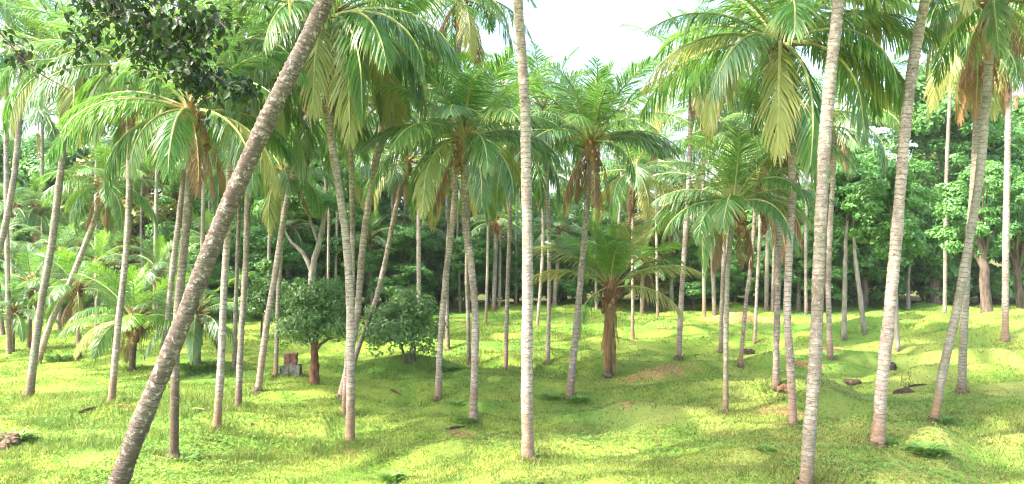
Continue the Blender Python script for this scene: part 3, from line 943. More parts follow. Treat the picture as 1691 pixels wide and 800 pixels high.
# --- thicket of young palms at the left edge
YOUNG = [
    ('young palm with cool green fronds lowest at the left edge', 20, 28.5, (22, 520), 2.4),
    ('young palm with dark stem beside the grey green trunk foot', 48, 29.5, (50, 470), 2.6),
    ('young palm leaning over the left edge halfway up', 5, 33, (-8, 420), 2.8),
    ('young palm between the two left trunks, pale arching fronds', 98, 35, (100, 425), 2.8),
    ('young palm highest of the left thicket', 60, 39, (62, 345), 3.0),
    ('young palm at the left edge under the curved trunk', 22, 38, (20, 350), 3.0),
    ('young palm right of the slanting pale trunk, bright green', 160, 32, (163, 440), 2.6),
    ('young palm behind the withered skirted short palm', 130, 40, (132, 390), 3.0),
    ('young palm behind the dark short feathery palm', 262, 33, (262, 450), 2.6),
    ('young palm low behind the squat skirted palm', 1060, 44, (1062, 440), 2.6),
    ('young palm low before the wood, left of the nearest right trunk', 1318, 46, (1320, 430), 2.6),
    ('young palm behind the pale palm leaning right, under the wood', 470, 40, (478, 380), 2.8),
    ('young palm filling the gap between the pale clump and the bush', 615, 42, (612, 395), 2.8),
    ('young palm above the round dark bush', 680, 44, (690, 380), 3.0),
    ('young palm between the rusty footed palm and the curved trunk', 752, 46, (745, 390), 3.0),
    ('young palm left of the tall centre trunk, pale fronds', 815, 43, (820, 370), 3.0),
    ('young palm right of the tall centre trunk, pale fronds', 915, 45, (925, 385), 3.0),
    ('young palm left of the squat skirted palm', 985, 46, (975, 400), 2.8),
    ('young palm behind the slim dark footed palm', 1110, 45, (1105, 375), 3.0),
    ('young palm behind the small mottled palm', 1180, 43, (1175, 385), 2.8),
    ('young palm behind the dark skirted palm', 1265, 44, (1268, 370), 2.8),
    ('young palm behind the straight slim palm at left', 335, 38, (345, 400), 2.8),
    ('young palm between the orange footed palm and the leaning pale one', 420, 42, (415, 360), 3.0),
]
for i, (lab, u, d, top, L) in enumerate(YOUNG):
    foot = at(u, d)
    vb = CY + (CAM.z - foot.z) / d * F
    palm(lab, (u, vb), [(u * 0.5 + top[0] * 0.5, vb * 0.5 + top[1] * 0.5), top], 9, 9, GREY, L=L * 0.88, n=14, seed=110 + i, group=G_SHORT, d=d, nuts=0,
         dead=2, young=2 if i in (6, 8) else 1, yellow=0, styles=('frond_cool', 'frond_cool', 'frond'), ages=(0.02, 0.85), name='young_palm')


# ------------------------------------------------------------------ broadleaf crowns
def leaf_cloud(blobs, n, size, seed, sub=14, mat=None, lo=0.30, up=0.35):
    """leaf-sized folded faces gathered in sub-clumps over the blobs; blobs: (x,y,z,rx,ry,rz)"""
    g = np.random.default_rng(seed)
    B = np.array(blobs, float)
    clumps = []
    for b in B:
        k = max(6, int(sub * (b[3] * b[5]) / np.mean(B[:, 3] * B[:, 5])))
        q = g.normal(size=(k, 3))
        q /= np.linalg.norm(q, axis=1)[:, None]
        q[:, 2] = np.where(q[:, 2] < -0.5, -q[:, 2], q[:, 2])
        c = b[:3] + q * b[3:6] * g.uniform(0.55, 0.98, (k, 1))
        r = np.full(k, min(b[3], b[5])) * g.uniform(lo * 0.7, lo * 1.3, k)
        clumps.append(np.concatenate([c, r[:, None], q], 1))
    C = np.concatenate(clumps)
    w = C[:, 3] ** 2
    idx = g.choice(len(C), n, p=w / w.sum())
    q = g.normal(size=(n, 3))
    q /= np.linalg.norm(q, axis=1)[:, None]
    rad = C[idx, 3] * g.uniform(0.25, 1.0, n) ** 0.6
    P = C[idx, :3] + q * rad[:, None] * np.array([1.15, 1.15, 0.8])
    nrm = q * 0.55 + C[idx, 4:7] * 0.5 + np.array([0, 0, up]) + g.normal(size=(n, 3)) * 0.45
    nrm /= np.linalg.norm(nrm, axis=1)[:, None]
    t = g.normal(size=(n, 3)) + np.array([0, 0, -0.7])
    t -= nrm * (t * nrm).sum(1)[:, None]
    t /= np.linalg.norm(t, axis=1)[:, None]
    s = np.cross(nrm, t)
    ln = size * g.uniform(0.6, 1.25, n)[:, None]
    wd = ln * g.uniform(0.20, 0.30, n)[:, None]
    V = np.empty((n, 4, 3))
    V[:, 0] = P - t * ln * 0.5
    V[:, 1] = P + s * wd + nrm * wd * 0.35
    V[:, 2] = P + t * ln * 0.5
    V[:, 3] = P - s * wd + nrm * wd * 0.35
    base = np.arange(n)[:, None] * 4
    FI = (base + np.array([[0, 1, 2, 0, 2, 3]])).ravel()
    lv = np.clip(0.55 * g.random(n) + 0.45 * g.random(len(C))[idx], 0, 1)
    return np_mesh('crown', V.reshape(-1, 3), 3, FI, mat, {'lv': np.repeat(lv, 4)}), C


def limb_mesh(name, paths, mat, seed, sides=8):
    r = random.Random(seed)
    V, Fc = [], []
    for pts, r0, r1 in paths:
        n = max(6, len(pts) * 4)
        S = spline(pts, n)
        S = [p + Vector((r.uniform(-1, 1), r.uniform(-1, 1), r.uniform(-1, 1))) * r0 * 0.15 if 0 < i < n - 1 else p for i, p in enumerate(S)]
        tube_data(S, [r0 + (r1 - r0) * (i / (n - 1)) ** 0.8 for i in range(n)], sides, V, Fc, True, 0.08, r)
    return new_mesh(name, V, Fc, (mat,), None, True)


def crown_blobs(r, w, h0, h1, k):
    """blobs filling a crown of half-width w between heights h0 and h1"""
    out = []
    for i in range(k):
        t = (i + 0.5) / k
        z = h0 + (h1 - h0) * t
        ww = w * math.sin(math.pi * (0.18 + 0.74 * t)) ** 0.8
        a = i * 2.4 + r.uniform(-0.4, 0.4)
        q = ww * r.uniform(0.25, 0.62)
        rr = w * r.uniform(0.34, 0.5)
        out.append((q * math.cos(a), q * math.sin(a), z, rr, rr, rr * r.uniform(0.6, 0.85)))
    return out


WOOD = []
for k in range(5):
    r = random.Random(300 + k)
    H = 12.0
    bl = crown_blobs(r, 4.2, 2.2, 11.0, 17)
    cm, C = leaf_cloud(bl, 38000, 0.26, 500 + k, 20, M['leaf_wood'], 0.40)
    tm = limb_mesh('trunk', [([Vector((0, 0, -0.4)), Vector((0.1, 0, 1.5)), Vector((r.uniform(-.4, .4), r.uniform(-.4, .4), 5)), Vector((r.uniform(-.6, .6), r.uniform(-.6, .6), 10))], 0.30, 0.07)], M['bark_tree'], k)
    lm = limb_mesh('limb', [([Vector((0.1, 0, 1.8 + 0.4 * i)), Vector((b[0] * 0.5, b[1] * 0.5, b[2] * 0.75 + 0.5)), Vector(b[:3])], 0.11, 0.025) for i, b in enumerate(bl[:11])], M['bark_tree'], k + 20, 6)
    WOOD.append((cm, tm, lm))


def wood_tree(label, u, d, v_top, k, group, wide=1.0, mat=None, rz=0.0, name='broadleaf_tree'):
    B = at(u, d)
    H = CAM.z + (CY - v_top) / F * d - B.z
    s = H / 11.9
    o = thing(name, B, label, 'tree', group)
    cm, tm, lm = WOOD[k % 5]
    S = (s * wide, s * wide, s)
    link('trunk', tm, o, (0, 0, 0), (0, 0, rz), S)
    link('limb', lm, o, (0, 0, 0), (0, 0, rz), S)
    c = link('crown', cm, o, (0, 0, 0), (0, 0, rz), S)
    if mat:
        c.material_slots[0].link = 'OBJECT'
        c.material_slots[0].material = M[mat]
    return o


GW = 'broadleaf trees of the wood behind the palms'
W = [
    ('dense leafy tree of the wood between the nearest right trunk and the stout palm', 1425, 47, 230, 0, 1.2, None),
    ('tallest leafy tree of the wood right of the stout pale palm', 1545, 48, 115, 1, 1.1, None),
    ('leafy tree of the wood behind the two joined right trunks', 1625, 50, 190, 2, 1.05, None),
    ('leafy tree of the wood at the right edge', 1710, 50, 150, 3, 1.1, None),
    ('yellowish tree top rising behind the right wood', 1590, 66, 95, 4, 1.1, 'leaf_yellow'),
    ('leafy tree low in the gap left of the nearest right trunk', 1330, 54, 300, 1, 1.15, None),
    ('dark leafy tree behind the small wide crowned palm', 1235, 51, 290, 2, 1.25, None),
    ('yellow green leafy tree behind the slim dark footed palm', 1140, 51, 290, 3, 1.3, 'leaf_yellow'),
    ('dark leafy tree behind the squat skirted palm', 1040, 58, 250, 0, 1.2, None),
    ('dark leafy tree right behind the tall centre trunk', 930, 50, 310, 4, 1.3, None),
    ('dark leafy tree left of the tall centre trunk', 830, 58, 270, 1, 1.2, None),
    ('yellow green leafy tree behind the rusty footed palm', 735, 50, 280, 2, 1.3, 'leaf_yellow'),
    ('leafy tree behind the round dark bush', 640, 48, 260, 3, 1.25, None),
    ('leafy tree behind the pale clump of palms', 555, 47, 210, 0, 1.1, None),
    ('leafy tree behind the small red trunked tree', 450, 44, 190, 4, 1.1, None),
    ('leafy tree behind the orange footed palm', 355, 46, 210, 1, 1.15, None),
    ('yellow green tree behind the low wide crown at left', 230, 48, 150, 2, 1.15, 'leaf_yellow'),
    ('leafy tree between the left trunks, behind the young palms', 130, 50, 200, 3, 1.15, None),
    ('leafy tree behind the young palms at the left edge', 20, 50, 230, 0, 1.15, None),
    ('leafy tree beyond the left edge of the grove', -90, 48, 180, 1, 1.15, None),
]
W += [
    ('low leafy tree behind the dark bush and leaning pale palm', 440, 40, 350, 2, 1.5, None),
    ('low leafy tree in the gap right of the forked pale tree', 560, 43, 330, 0, 1.5, None),
    ('low leafy tree just above the round dark bush', 665, 43, 370, 1, 1.5, None),
    ('low leafy tree behind the curved trunk left of centre', 770, 45, 360, 3, 1.5, None),
    ('low leafy tree left of the tall centre trunk at the grass edge', 850, 46, 390, 4, 1.5, None),
    ('low leafy tree behind the dense crowned centre palm', 965, 46, 370, 0, 1.5, None),
    ('low leafy tree right of the squat skirted palm', 1070, 46, 360, 2, 1.5, 'leaf_yellow'),
    ('low leafy tree left of the red lit stem', 1145, 46, 400, 1, 1.5, None),
    ('low leafy tree behind the slanting yellow green palm', 1240, 47, 390, 3, 1.5, None),
    ('low leafy tree left of the nearest right trunk', 1335, 46, 370, 4, 1.5, None),
    ('low leafy tree behind the leaning trunk foot', 330, 40, 380, 0, 1.4, None),
]
for i, (lab, u, d, vt, k, wd, mt) in enumerate(W):
    wood_tree(lab, u, d, vt, k, GW, wd, mt, i * 1.3)

for i, (lab, u, v, tops, w) in enumerate([
        ('slim grey tree trunk right of the pale palm with reddish litter', 1394, 562, [(1395, 450), (1398, 380), (1400, 300)], 9),
        ('pale thin tree leaning left before the dark wood', 1429, 552, [(1415, 450), (1410, 390), (1408, 310)], 9),
        ('thin tree trunk standing behind the stout swollen footed palm', 1482, 580, [(1480, 510), (1476, 430), (1470, 330)], 9),
        ('thin tree stem before the wood right of the stout swollen footed palm', 1500, 512, [(1500, 470), (1502, 420), (1500, 330)], 7)]):
    B = on_ground(u, v)
    o = thing('slender_tree', B, lab, 'tree', 'slender trees before the wood')
    dd = B.y
    P = [Vector((0, 0, -0.15))] + [ray(a_, b_, dd) - B for a_, b_ in tops]
    link('trunk', limb_mesh('trunk', [(P, w * dd / F / 2, w * dd / F / 5)], M['bark_treepale'], 400 + i, 9), o)
    r = random.Random(410 + i)
    bl = []
    Q = []
    for j in range(8):
        q = P[2].lerp(P[3], j / 7) + Vector((math.cos(j * 2.4) * r.uniform(0.3, 1.0), math.sin(j * 2.4) * 0.8 + 0.3, r.uniform(0.2, 0.6)))
        bl.append((q.x, q.y, q.z, 0.8, 0.8, 0.6))
        Q.append(([P[2].lerp(P[3], max(0, j / 7 - 0.1)), q], 0.03, 0.01))
    link('limb', limb_mesh('limb', Q, M['bark_tree'], 420 + i, 5), o)
    cm, _ = leaf_cloud(bl, 9000, 0.19, 430 + i, 12, M['leaf_wood'], 0.45)
    link('crown', cm, o)

# undergrowth along the foot of the wood
SHRUB = []
for k in range(3):
    r = random.Random(700 + k)
    bl = [(r.uniform(-1.0, 1.0), r.uniform(-0.6, 0.6), r.uniform(0.5, 1.3), 0.75, 0.75, 0.6) for _ in range(6)]
    cm, C = leaf_cloud(bl, 5200, 0.22, 720 + k, 12, M['leaf_wood'], 0.5)
    sm = limb_mesh('stem', [([Vector((0, 0, -0.2)), Vector((b[0] * 0.4, b[1] * 0.4, b[2] * 0.5)), Vector(b[:3])], 0.04, 0.012) for b in bl], M['bark_tree'], k, 5)
    SHRUB.append((cm, sm))
NEARBY = ['under the right edge', 'behind the speckled right palm', 'behind the two joined trunks', 'right of the stout palm', 'behind the stout palm',
          'behind the palm leaning left', 'behind the nearest right trunk', 'behind the ringed pale palm', 'behind the dark skirted palm', 'behind the small mottled palm',
          'left of the red lit stem', 'behind the slim dark footed palm', 'right of the squat skirted palm', 'behind the squat skirted palm', 'left of the squat skirted palm',
          'behind the dense centre crown palm', 'right of the tall centre trunk', 'left of the tall centre trunk', 'behind the curved trunk left of centre',
          'behind the rusty footed palm', 'behind the three reddish stems', 'behind the pale clump', 'behind the forked pale tree', 'behind the pale leaning palm',
          'behind the straight slim palm', 'behind the thick grey stem', 'behind the dark short palm', 'behind the skirted short palm', 'under the left thicket']
for i, w_ in enumerate(NEARBY):
    u = 1700 - i * 59.5 + random.uniform(-14, 14)
    d = random.uniform(47.5, 52) if u > 480 else random.uniform(41, 46)
    o = thing('undergrowth_shrub', at(u, d), 'low leafy shrub at the foot of the wood, ' + w_, 'shrub', 'undergrowth along the edge of the wood')
    cm, sm = SHRUB[i % 3]
    s = random.uniform(1.1, 2.0)
    link('stem', sm, o, (0, 0, 0), (0, 0, i * 1.1), s)
    link('foliage', cm, o, (0, 0, 0), (0, 0, i * 1.1), (s * 1.2, s, s))

# small tree with red trunk
B = on_ground(519, 633)
k = B.y / F
o = thing('small_tree', B, 'small round crowned tree with dark red trunk beside the stone block', 'tree')
link('trunk', limb_mesh('trunk', [([Vector((0, 0, -0.1)), Vector((0.01, 0, 0.5)), Vector((0.02, 0, 1.15)), Vector((0.0, 0.05, 2.1))], 9.5 * k, 4 * k), ([Vector((0.02, 0, 1.0)), Vector((-0.3, 0.1, 1.5)), Vector((-0.75, 0.1, 1.7))], 0.06, 0.02),
     ([Vector((0.02, 0, 0.95)), Vector((0.35, -0.1, 1.25)), Vector((0.8, -0.1, 1.4))], 0.06, 0.02), ([Vector((0.0, 0, 1.1)), Vector((0.1, 0.3, 1.7)), Vector((0.2, 0.6, 2.2))], 0.06, 0.02)], M['bark_red'], 3), o)
bl = [(-0.62, 0, 1.45, .52, .5, .45), (-0.25, -.3, 1.75, .6, .55, .5), (0.25, -.2, 1.65, .6, .6, .5), (0.62, 0.1, 1.55, .5, .5, .42), (-0.5, .1, 2.25, .5, .5, .45), (0.05, 0, 2.55, .6, .6, .5), (0.5, .1, 2.25, .5, .5, .45), (0, .5, 1.9, .6, .5, .6), (-0.85, 0.0, 1.2, .3, .3, .3), (-1.05, .1, 1.75, .26, .3, .2), (0.98, 0, 1.25, .26, .3, .22), (-.55, 0, 2.85, .28, .3, .24), (.45, .1, 2.95, .26, .3, .28), (.1, -.5, 1.25, .3, .3, .25), (1.0, .1, 2.1, .22, .25, .2)]
cm, _ = leaf_cloud(bl, 7800, 0.12, 41, 15, M['leaf_bush'], 0.50)
link('crown', cm, o)

# round dark bush on its mound
B = on_ground(668, 603)
o = thing('round_bush', B, 'round dark green bush on a low mound right of the pale palm clump', 'bush')
link('stem', limb_mesh('stem', [([Vector((-0.0, 0, -0.1)), Vector((-0.05, 0, 0.4)), Vector((-0.3, 0, 1.2))], .055, .02), ([Vector((0.18, 0, -0.1)), Vector((0.2, 0, 0.5)), Vector((0.5, 0, 1.3))], .05, .02),
     ([Vector((0.3, 0.1, -0.1)), Vector((0.3, 0.2, 0.5)), Vector((0.1, 0.3, 1.5))], .05, .02)], M['bark_tree'], 5, 7), o)
bl = [(-0.95, 0, 0.85, .5, .5, .42), (-0.45, -.3, 1.0, .62, .5, .55), (0.2, -.35, 0.95, .65, .55, .5), (0.75, -.1, 1.0, .5, .5, .48), (1.0, .1, .75, .35, .4, .3), (-0.7, .1, 1.5, .5, .5, .45), (-0.1, 0, 1.85, .62, .6, .48), (0.5, 0, 1.65, .55, .5, .48), (0, .6, 1.2, .8, .5, .6), (-1.15, 0, 0.55, .28, .3, .22), (-.3, -.3, .6, .4, .4, .25), (.5, -.3, .45, .45, .4, .3), (-1.3, .1, 1.2, .24, .3, .2), (1.25, 0, 1.25, .26, .3, .2), (-.5, 0, 2.25, .24, .3, .2), (.35, .1, 2.3, .28, .3, .22), (.9, -.2, .4, .35, .35, .25), (-.8, -.2, .4, .35, .35, .22)]
cm, _ = leaf_cloud(bl, 9800, 0.13, 42, 15, M['leaf_bush'], 0.50)
link('foliage', cm, o)

B = at(432, 33)
o = thing('dark_bush', B, 'dark round bush behind the pale palm leaning right', 'bush')
link('stem', limb_mesh('stem', [([Vector((0, 0, -0.1)), Vector((0, 0, 0.6)), Vector((0.1, 0, 1.6))], .07, .03)], M['bark_tree'], 6, 7), o)
bl = [(-0.6, 0, 1.3, .7, .6, .6), (0.4, -.2, 1.2, .8, .6, .6), (-.2, 0, 2.1, .8, .6, .7), (.6, 0, 2.0, .6, .6, .6), (0, .2, 2.9, .6, .6, .5)]
cm, _ = leaf_cloud(bl, 5200, 0.16, 43, 14, M['leaf_bush'], 0.45)
link('foliage', cm, o)

# forked pale tree behind the small tree
d = 30.0
B = at(517, d)
o = thing('forked_tree', B, 'pale forked tree rising behind the small red trunked tree', 'tree')
J = [ray(517, 520, d) - B, ray(516, 450, d) - B, ray(526, 400, d) - B, ray(540, 330, d) - B, ray(530, 250, d) - B]
link('trunk', limb_mesh('trunk', [([Vector((0, 0, -0.2))] + J, 0.20, 0.06)], M['bark_treepale'], 8), o)
link('limb', limb_mesh('limb', [([J[1], ray(500, 418, d) - B, ray(478, 395, d) - B, ray(455, 340, d) - B], 0.11, 0.04), ([J[2], ray(512, 360, d) - B, ray(500, 300, d) - B], 0.09, 0.03)], M['bark_treepale'], 9), o)
bl = []
r = random.Random(77)
for (u, v) in ((455, 330), (500, 290), (535, 250), (560, 300), (480, 350), (520, 340), (440, 300)):
    q = ray(u, v, d + r.uniform(-1, 1)) - B
    bl.append((q.x, q.y, q.z, 1.1, 1.0, 0.8))
cm, _ = leaf_cloud(bl, 12000, 0.17, 44, 12, M['leaf_wood'], 0.42)
link('crown', cm, o)

# broad trees on the rise at the right edge
for (u, d, w, up, lab, sd_) in ((1628, 33.0, 11, 250, 'broad tree with thick rough trunk on the rise behind the two joined trunks', 1), (1684, 34.0, 8, 300, 'dark stemmed broad tree at the right edge behind the straight pale palm', 2)):
    B = at(u, d)
    o = thing('broad_tree', B, lab, 'tree')
    k = d / F
    T = [Vector((0, 0, -0.2)), Vector((-0.02, 0, 1.3)), Vector((-0.15, 0, 3.2)), Vector((-0.3, 0.3, 5.6))]
    r = random.Random(sd_)
    link('trunk', limb_mesh('trunk', [(T, w * k, w * k * 0.4)], M['bark_tree'], sd_ + 50), o)
    bl = []
    P = []
    for i in range(9):
        a = i * 2.4
        q = Vector((math.cos(a) * r.uniform(0.6, 1.5), math.sin(a) * r.uniform(0.6, 1.5) + 0.5, 3.2 + i * 0.42))
        bl.append((q.x, q.y, q.z, .95, .95, .7))
        P.append(([T[2] * (0.7 + 0.03 * i), (T[2] + q) * 0.5 + Vector((0, 0, 0.2)), q], 0.07, 0.02))
    link('limb', limb_mesh('limb', P, M['bark_tree'], sd_ + 60, 6), o)
    cm, _ = leaf_cloud(bl, 12000, 0.20, 46 + sd_, 12, M['leaf_wood'], 0.45)
    link('crown', cm, o)

# ------------------------------------------------------------------ overhanging branch, top left
B = at(-420, 9.2)
o = thing('shade_tree', B, 'dark glossy leaved branches hanging into the top left corner from a near tree', 'tree')


def lp(u, v, d):
    return ray(u, v, d) - B


tr = [Vector((0, 0, -0.3)), Vector((0.1, 0, 2.0)), Vector((0.3, 0, 4.0)), Vector((0.5, 0.1, 6.5))]
link('trunk', limb_mesh('trunk', [(tr, 0.26, 0.16)], M['bark_tree'], 91, 12), o)
main = [[tr[3], lp(-180, -160, 9.1), lp(20, -70, 9.0), lp(150, -10, 8.9), lp(240, 40, 8.8), lp(310, 95, 8.8), lp(375, 138, 8.8), lp(408, 142, 8.8)],
        [lp(20, -70, 9.0), lp(120, -20, 9.3), lp(190, 30, 9.4), lp(235, 75, 9.4), lp(250, 110, 9.4)],
        [lp(150, -10, 8.9), lp(240, -5, 8.7), lp(320, 20, 8.6), lp(370, 45, 8.6)],
        [lp(-180, -160, 9.1), lp(-60, -20, 9.0), lp(5, 60, 9.0), lp(50, 110, 9.0), lp(112, 148, 9.0)],
        [lp(240, 40, 8.8), lp(290, 45, 8.9), lp(345, 70, 9.0)],
        [lp(310, 95, 8.8), lp(320, 125, 8.7), lp(350, 150, 8.7)],
        [lp(190, 30, 9.4), lp(150, 60, 9.3), lp(130, 85, 9.3)]]
br = link('branch', limb_mesh('branch', [(p, 0.055 if i == 0 else 0.022, 0.006) for i, p in enumerate(main)], M['bark_tree'], 92, 7), o)


def leaf_mesh(k):
    r = random.Random(k)
    V, Fc = [], []
    n = 5
    for i in range(n + 1):
        s = i / n
        w = 0.30 * math.sin(math.pi * min(1, s * 0.92 + 0.06)) ** 0.8 * (1 - 0.25 * s)
        z = -0.25 * s * s * (0.6 + 0.3 * k)
        V += [Vector((s, -w, z + w * 0.35)), Vector((s, 0, z)), Vector((s, w, z + w * 0.35))]
    for i in range(n):
        a = i * 3
        Fc += [(a, a + 1, a + 4, a + 3), (a + 1, a + 2, a + 5, a + 4)]
    return new_mesh('leaf', V, Fc, (M['leaf_dark'],), {'lv': [r.random()] * len(V)}, True)


LEAF = [leaf_mesh(k) for k in range(3)]
r = random.Random(93)
spots = []
twigs = []
for i, p in enumerate(main):
    S = spline(p, 60)
    lo = 24 if i == 0 else (22 if i == 3 else 6)
    for _ in range((38, 18, 22, 6, 12, 9, 7)[i]):
        j = r.uniform(lo, 59)
        q = S[int(j)]
        sp = 0.26 if i != 3 else 0.10
        if i == 0 and j > 52:
            sp = 0.07
        c = q + Vector((r.gauss(0, sp), r.gauss(0, 0.3), r.gauss(-0.03, sp * 0.7)))
        twigs.append(([q, q.lerp(c, 0.5) + Vector((0, 0, 0.03)), c], 0.007, 0.003))
        out = (c - q).normalized() if (c - q).length > 0.01 else Vector((1, 0, 0))
        for _k in range(r.randint(12, 26) if i != 3 else 9):
            t = r.uniform(-0.3, 1.25)
            spots.append(q.lerp(c, t) + Vector((r.gauss(0, 0.075), r.gauss(0, 0.09), r.gauss(-0.01, 0.065))))
for i, tw in enumerate(twigs):
    link('twig', limb_mesh('twig', [tw], M['bark_tree'], 94 + i, 4), br)
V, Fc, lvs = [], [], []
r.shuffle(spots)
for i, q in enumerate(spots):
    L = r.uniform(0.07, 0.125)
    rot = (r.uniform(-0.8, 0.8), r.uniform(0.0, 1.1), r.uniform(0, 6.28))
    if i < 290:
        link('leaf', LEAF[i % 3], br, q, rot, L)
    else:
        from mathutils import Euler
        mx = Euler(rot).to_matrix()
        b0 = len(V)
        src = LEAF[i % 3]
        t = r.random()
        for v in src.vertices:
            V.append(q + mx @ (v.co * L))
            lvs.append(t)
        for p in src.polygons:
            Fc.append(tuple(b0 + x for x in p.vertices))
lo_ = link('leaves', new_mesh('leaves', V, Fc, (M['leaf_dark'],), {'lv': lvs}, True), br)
lo_['kind'] = 'stuff'


# ------------------------------------------------------------------ things on the ground
def lump(name, loc, s, mat, seed, label, cat, rz=0.0):
    r = random.Random(seed)
    V, Fc = [], []
    n, sdn = 7, 12
    ph = [r.uniform(0, 6.28) for _ in range(6)]
    V.append(Vector((0, 0, 1)))
    for i in range(1, n + 1):
        th = 0.62 * math.pi * i / n
        for k in range(sdn):
            a = 2 * math.pi * k / sdn
            q = 1 + 0.16 * math.sin(2 * a + ph[0] + 2 * th) + 0.12 * math.sin(3 * a + ph[1]) * math.sin(2 * th + ph[2]) + r.uniform(-0.10, 0.10)
            V.append(Vector((q * math.sin(th) * math.cos(a), q * math.sin(th) * math.sin(a), q * math.cos(th))))
    for k in range(sdn):
        Fc.append((0, 1 + k, 1 + (k + 1) % sdn))
    for i in range(n - 1):
        for k in range(sdn):
            Fc.append((1 + i * sdn + k, 1 + (i + 1) * sdn + k, 1 + (i + 1) * sdn + (k + 1) % sdn, 1 + i * sdn + (k + 1) % sdn))
    V = [Vector((v.x * s[0], v.y * s[1], v.z * s[2])) for v in V]
    o = link(name, new_mesh(name, V, Fc, (mat,)), None, loc, (0, 0, rz))
    return tag(o, label, cat)


lump('earth_mound', on_ground(8, 730) - Vector((0, 0, 0.06)), (0.42, 0.35, 0.20), M['root'], 1, 'dark earthy mound cut by the left edge in the foreground', 'mound')
lump('stump', on_ground(1494, 650) - Vector((0, 0, 0.05)), (0.30, 0.2, 0.19), M['deadwood'], 2, 'dark rotting stump right of the stout pale palm', 'stump', 0.4)
lump('stump', on_ground(1409, 634), (0.27, 0.18, 0.12), M['deadwood'], 3, 'low dark stump between the nearest right trunk and the stout palm', 'stump')
lump('stump', on_ground(1236, 583), (0.25, 0.2, 0.15), M['deadwood'], 4, 'small black stump beside the slanting yellow green palm', 'stump')
lump('stump', on_ground(1470, 610), (0.28, 0.2, 0.18), M['deadwood'], 5, 'small brown stump behind the stout pale palm', 'stump', 1.0)
lump('boulder', on_ground(1283, 642) + Vector((0.12, -0.18, -0.02)), (0.16, 0.13, 0.11), M['sheath'], 6, 'brown root clod at the foot of the straight dark skirted palm', 'root')


def log(name, a, b, rad, mat, label, cat, seed):
    A, Bv = on_ground(*a), on_ground(*b)
    mid = (A + Bv) * 0.5
    n = Bv - A
    V, Fc = [], []
    P = [A - mid + n * t + Vector((0, 0, rad * 0.7 + math.sin(t * 5) * rad * 0.3)) for t in (0, 0.25, 0.5, 0.75, 1)]
    tube_data(P, [rad * 0.7, rad, rad * 0.95, rad * 0.8, rad * 0.4], 8, V, Fc, True, 0.15, random.Random(seed))
    return tag(link(name, new_mesh(name, V, Fc, (mat,), None, True), None, mid), label, cat)


log('dead_branch', (738, 711), (768, 706), 0.035, M['deadwood'], 'short brown dead branch on the grass before the curved trunk palm', 'branch', 1)
log('dead_branch', (1500, 640), (1530, 636), 0.03, M['deadwood'], 'thin dead branch lying beside the dark rotting stump', 'branch', 2)
log('root', (130, 684), (160, 674), 0.04, M['deadwood'], 'thin grey root running left from the brown root mound', 'root', 3)
log('dead_branch', (645, 645), (664, 655), 0.03, M['deadwood'], 'dark twig on the grass below the round bush', 'branch', 4)


def fallen(label, u, v, az, L, seed, st='frond_dead', age=0.62):
    rnd = random.Random(seed)
    q = on_ground(u, v)
    me_ = FRONDS[min(AGES, key=lambda a: abs(a - age))][seed % 3]
    o = link('fallen_frond', me_, None, q + Vector((0, 0, 0.05)), (0, R(18), R(az)), L)
    o.material_slots[0].link = 'OBJECT'
    o.material_slots[0].material = M[st]
    o.material_slots[1].link = 'OBJECT'
    o.material_slots[1].material = M['rachis_dead']
    return tag(o, label, 'palm frond', 'fallen palm fronds')


fallen('pale dried frond lying on the grass right of the leaning trunk', 338, 682, 160, 0.9, 1, 'frond_cool', 0.54)
fallen('rusty fallen frond on the bare earth behind the squat skirted palm', 1085, 545, 10, 1.6, 2)
fallen('brown fallen frond on the brown root mound of the slim left palm', 190, 674, 15, 0.9, 3)
fallen('brown fallen frond at the foot of the huge crowned palm', 1300, 703, 175, 0.9, 4)
fallen('dry frond fallen across the sandy mound in the middle', 1000, 684, 5, 0.9, 5, 'frond_yellow')
fallen('brown frond lying by the slim grey palm at right', 1385, 604, 20, 1.0, 6)

g = np.random.default_rng(77)


def scatter_bits(n, size, clump, seed_off, rise):
    d = 1.0 / g.uniform(1 / 48.0, 1 / 10.5, n * 4)
    x = g.uniform(-0.82, 0.82, n * 4) * d
    pr = sst(0.50, 0.72, vn(x / clump, d / (clump * 0.6), seed_off, seed_off * 2)) * (0.35 + 0.65 * vn(x / 0.35, d / 0.3, 5, seed_off)) + 1.2 * (soilm(x, d) if rise < 0.02 else 0)
    k = np.nonzero(g.random(n * 4) < pr)[0][:n]
    x, d = x[k], d[k]
    n = len(x)
    z = sheet(x, d) + g.uniform(0.01, 0.03 + rise, n)
    az = g.uniform(0, 2 * np.pi, n)
    ln = size * g.uniform(0.4, 1.3, n) * (0.7 + d / 40)
    wd = ln * g.uniform(0.18, 0.4, n)
    t = np.stack([np.cos(az), np.sin(az), g.uniform(-0.2, 0.5, n)], 1)
    q = np.stack([-np.sin(az), np.cos(az), g.uniform(-0.4, 0.4, n)], 1)
    c = np.stack([x, d, z], 1)
    V = np.empty((n, 4, 3))
    V[:, 0] = c - t * ln[:, None] * 0.5
    V[:, 1] = c + q * wd[:, None]
    V[:, 2] = c + t * ln[:, None] * 0.5
    V[:, 3] = c - q * wd[:, None]
    V[:, :, 2] = np.maximum(V[:, :, 2], sheet(V[:, :, 0], V[:, :, 1]) + 0.004)
    FI = (np.arange(n)[:, None] * 4 + np.array([[0, 1, 2, 0, 2, 3]])).ravel()
    return V.reshape(-1, 3), FI, np.repeat(g.random(n), 4)


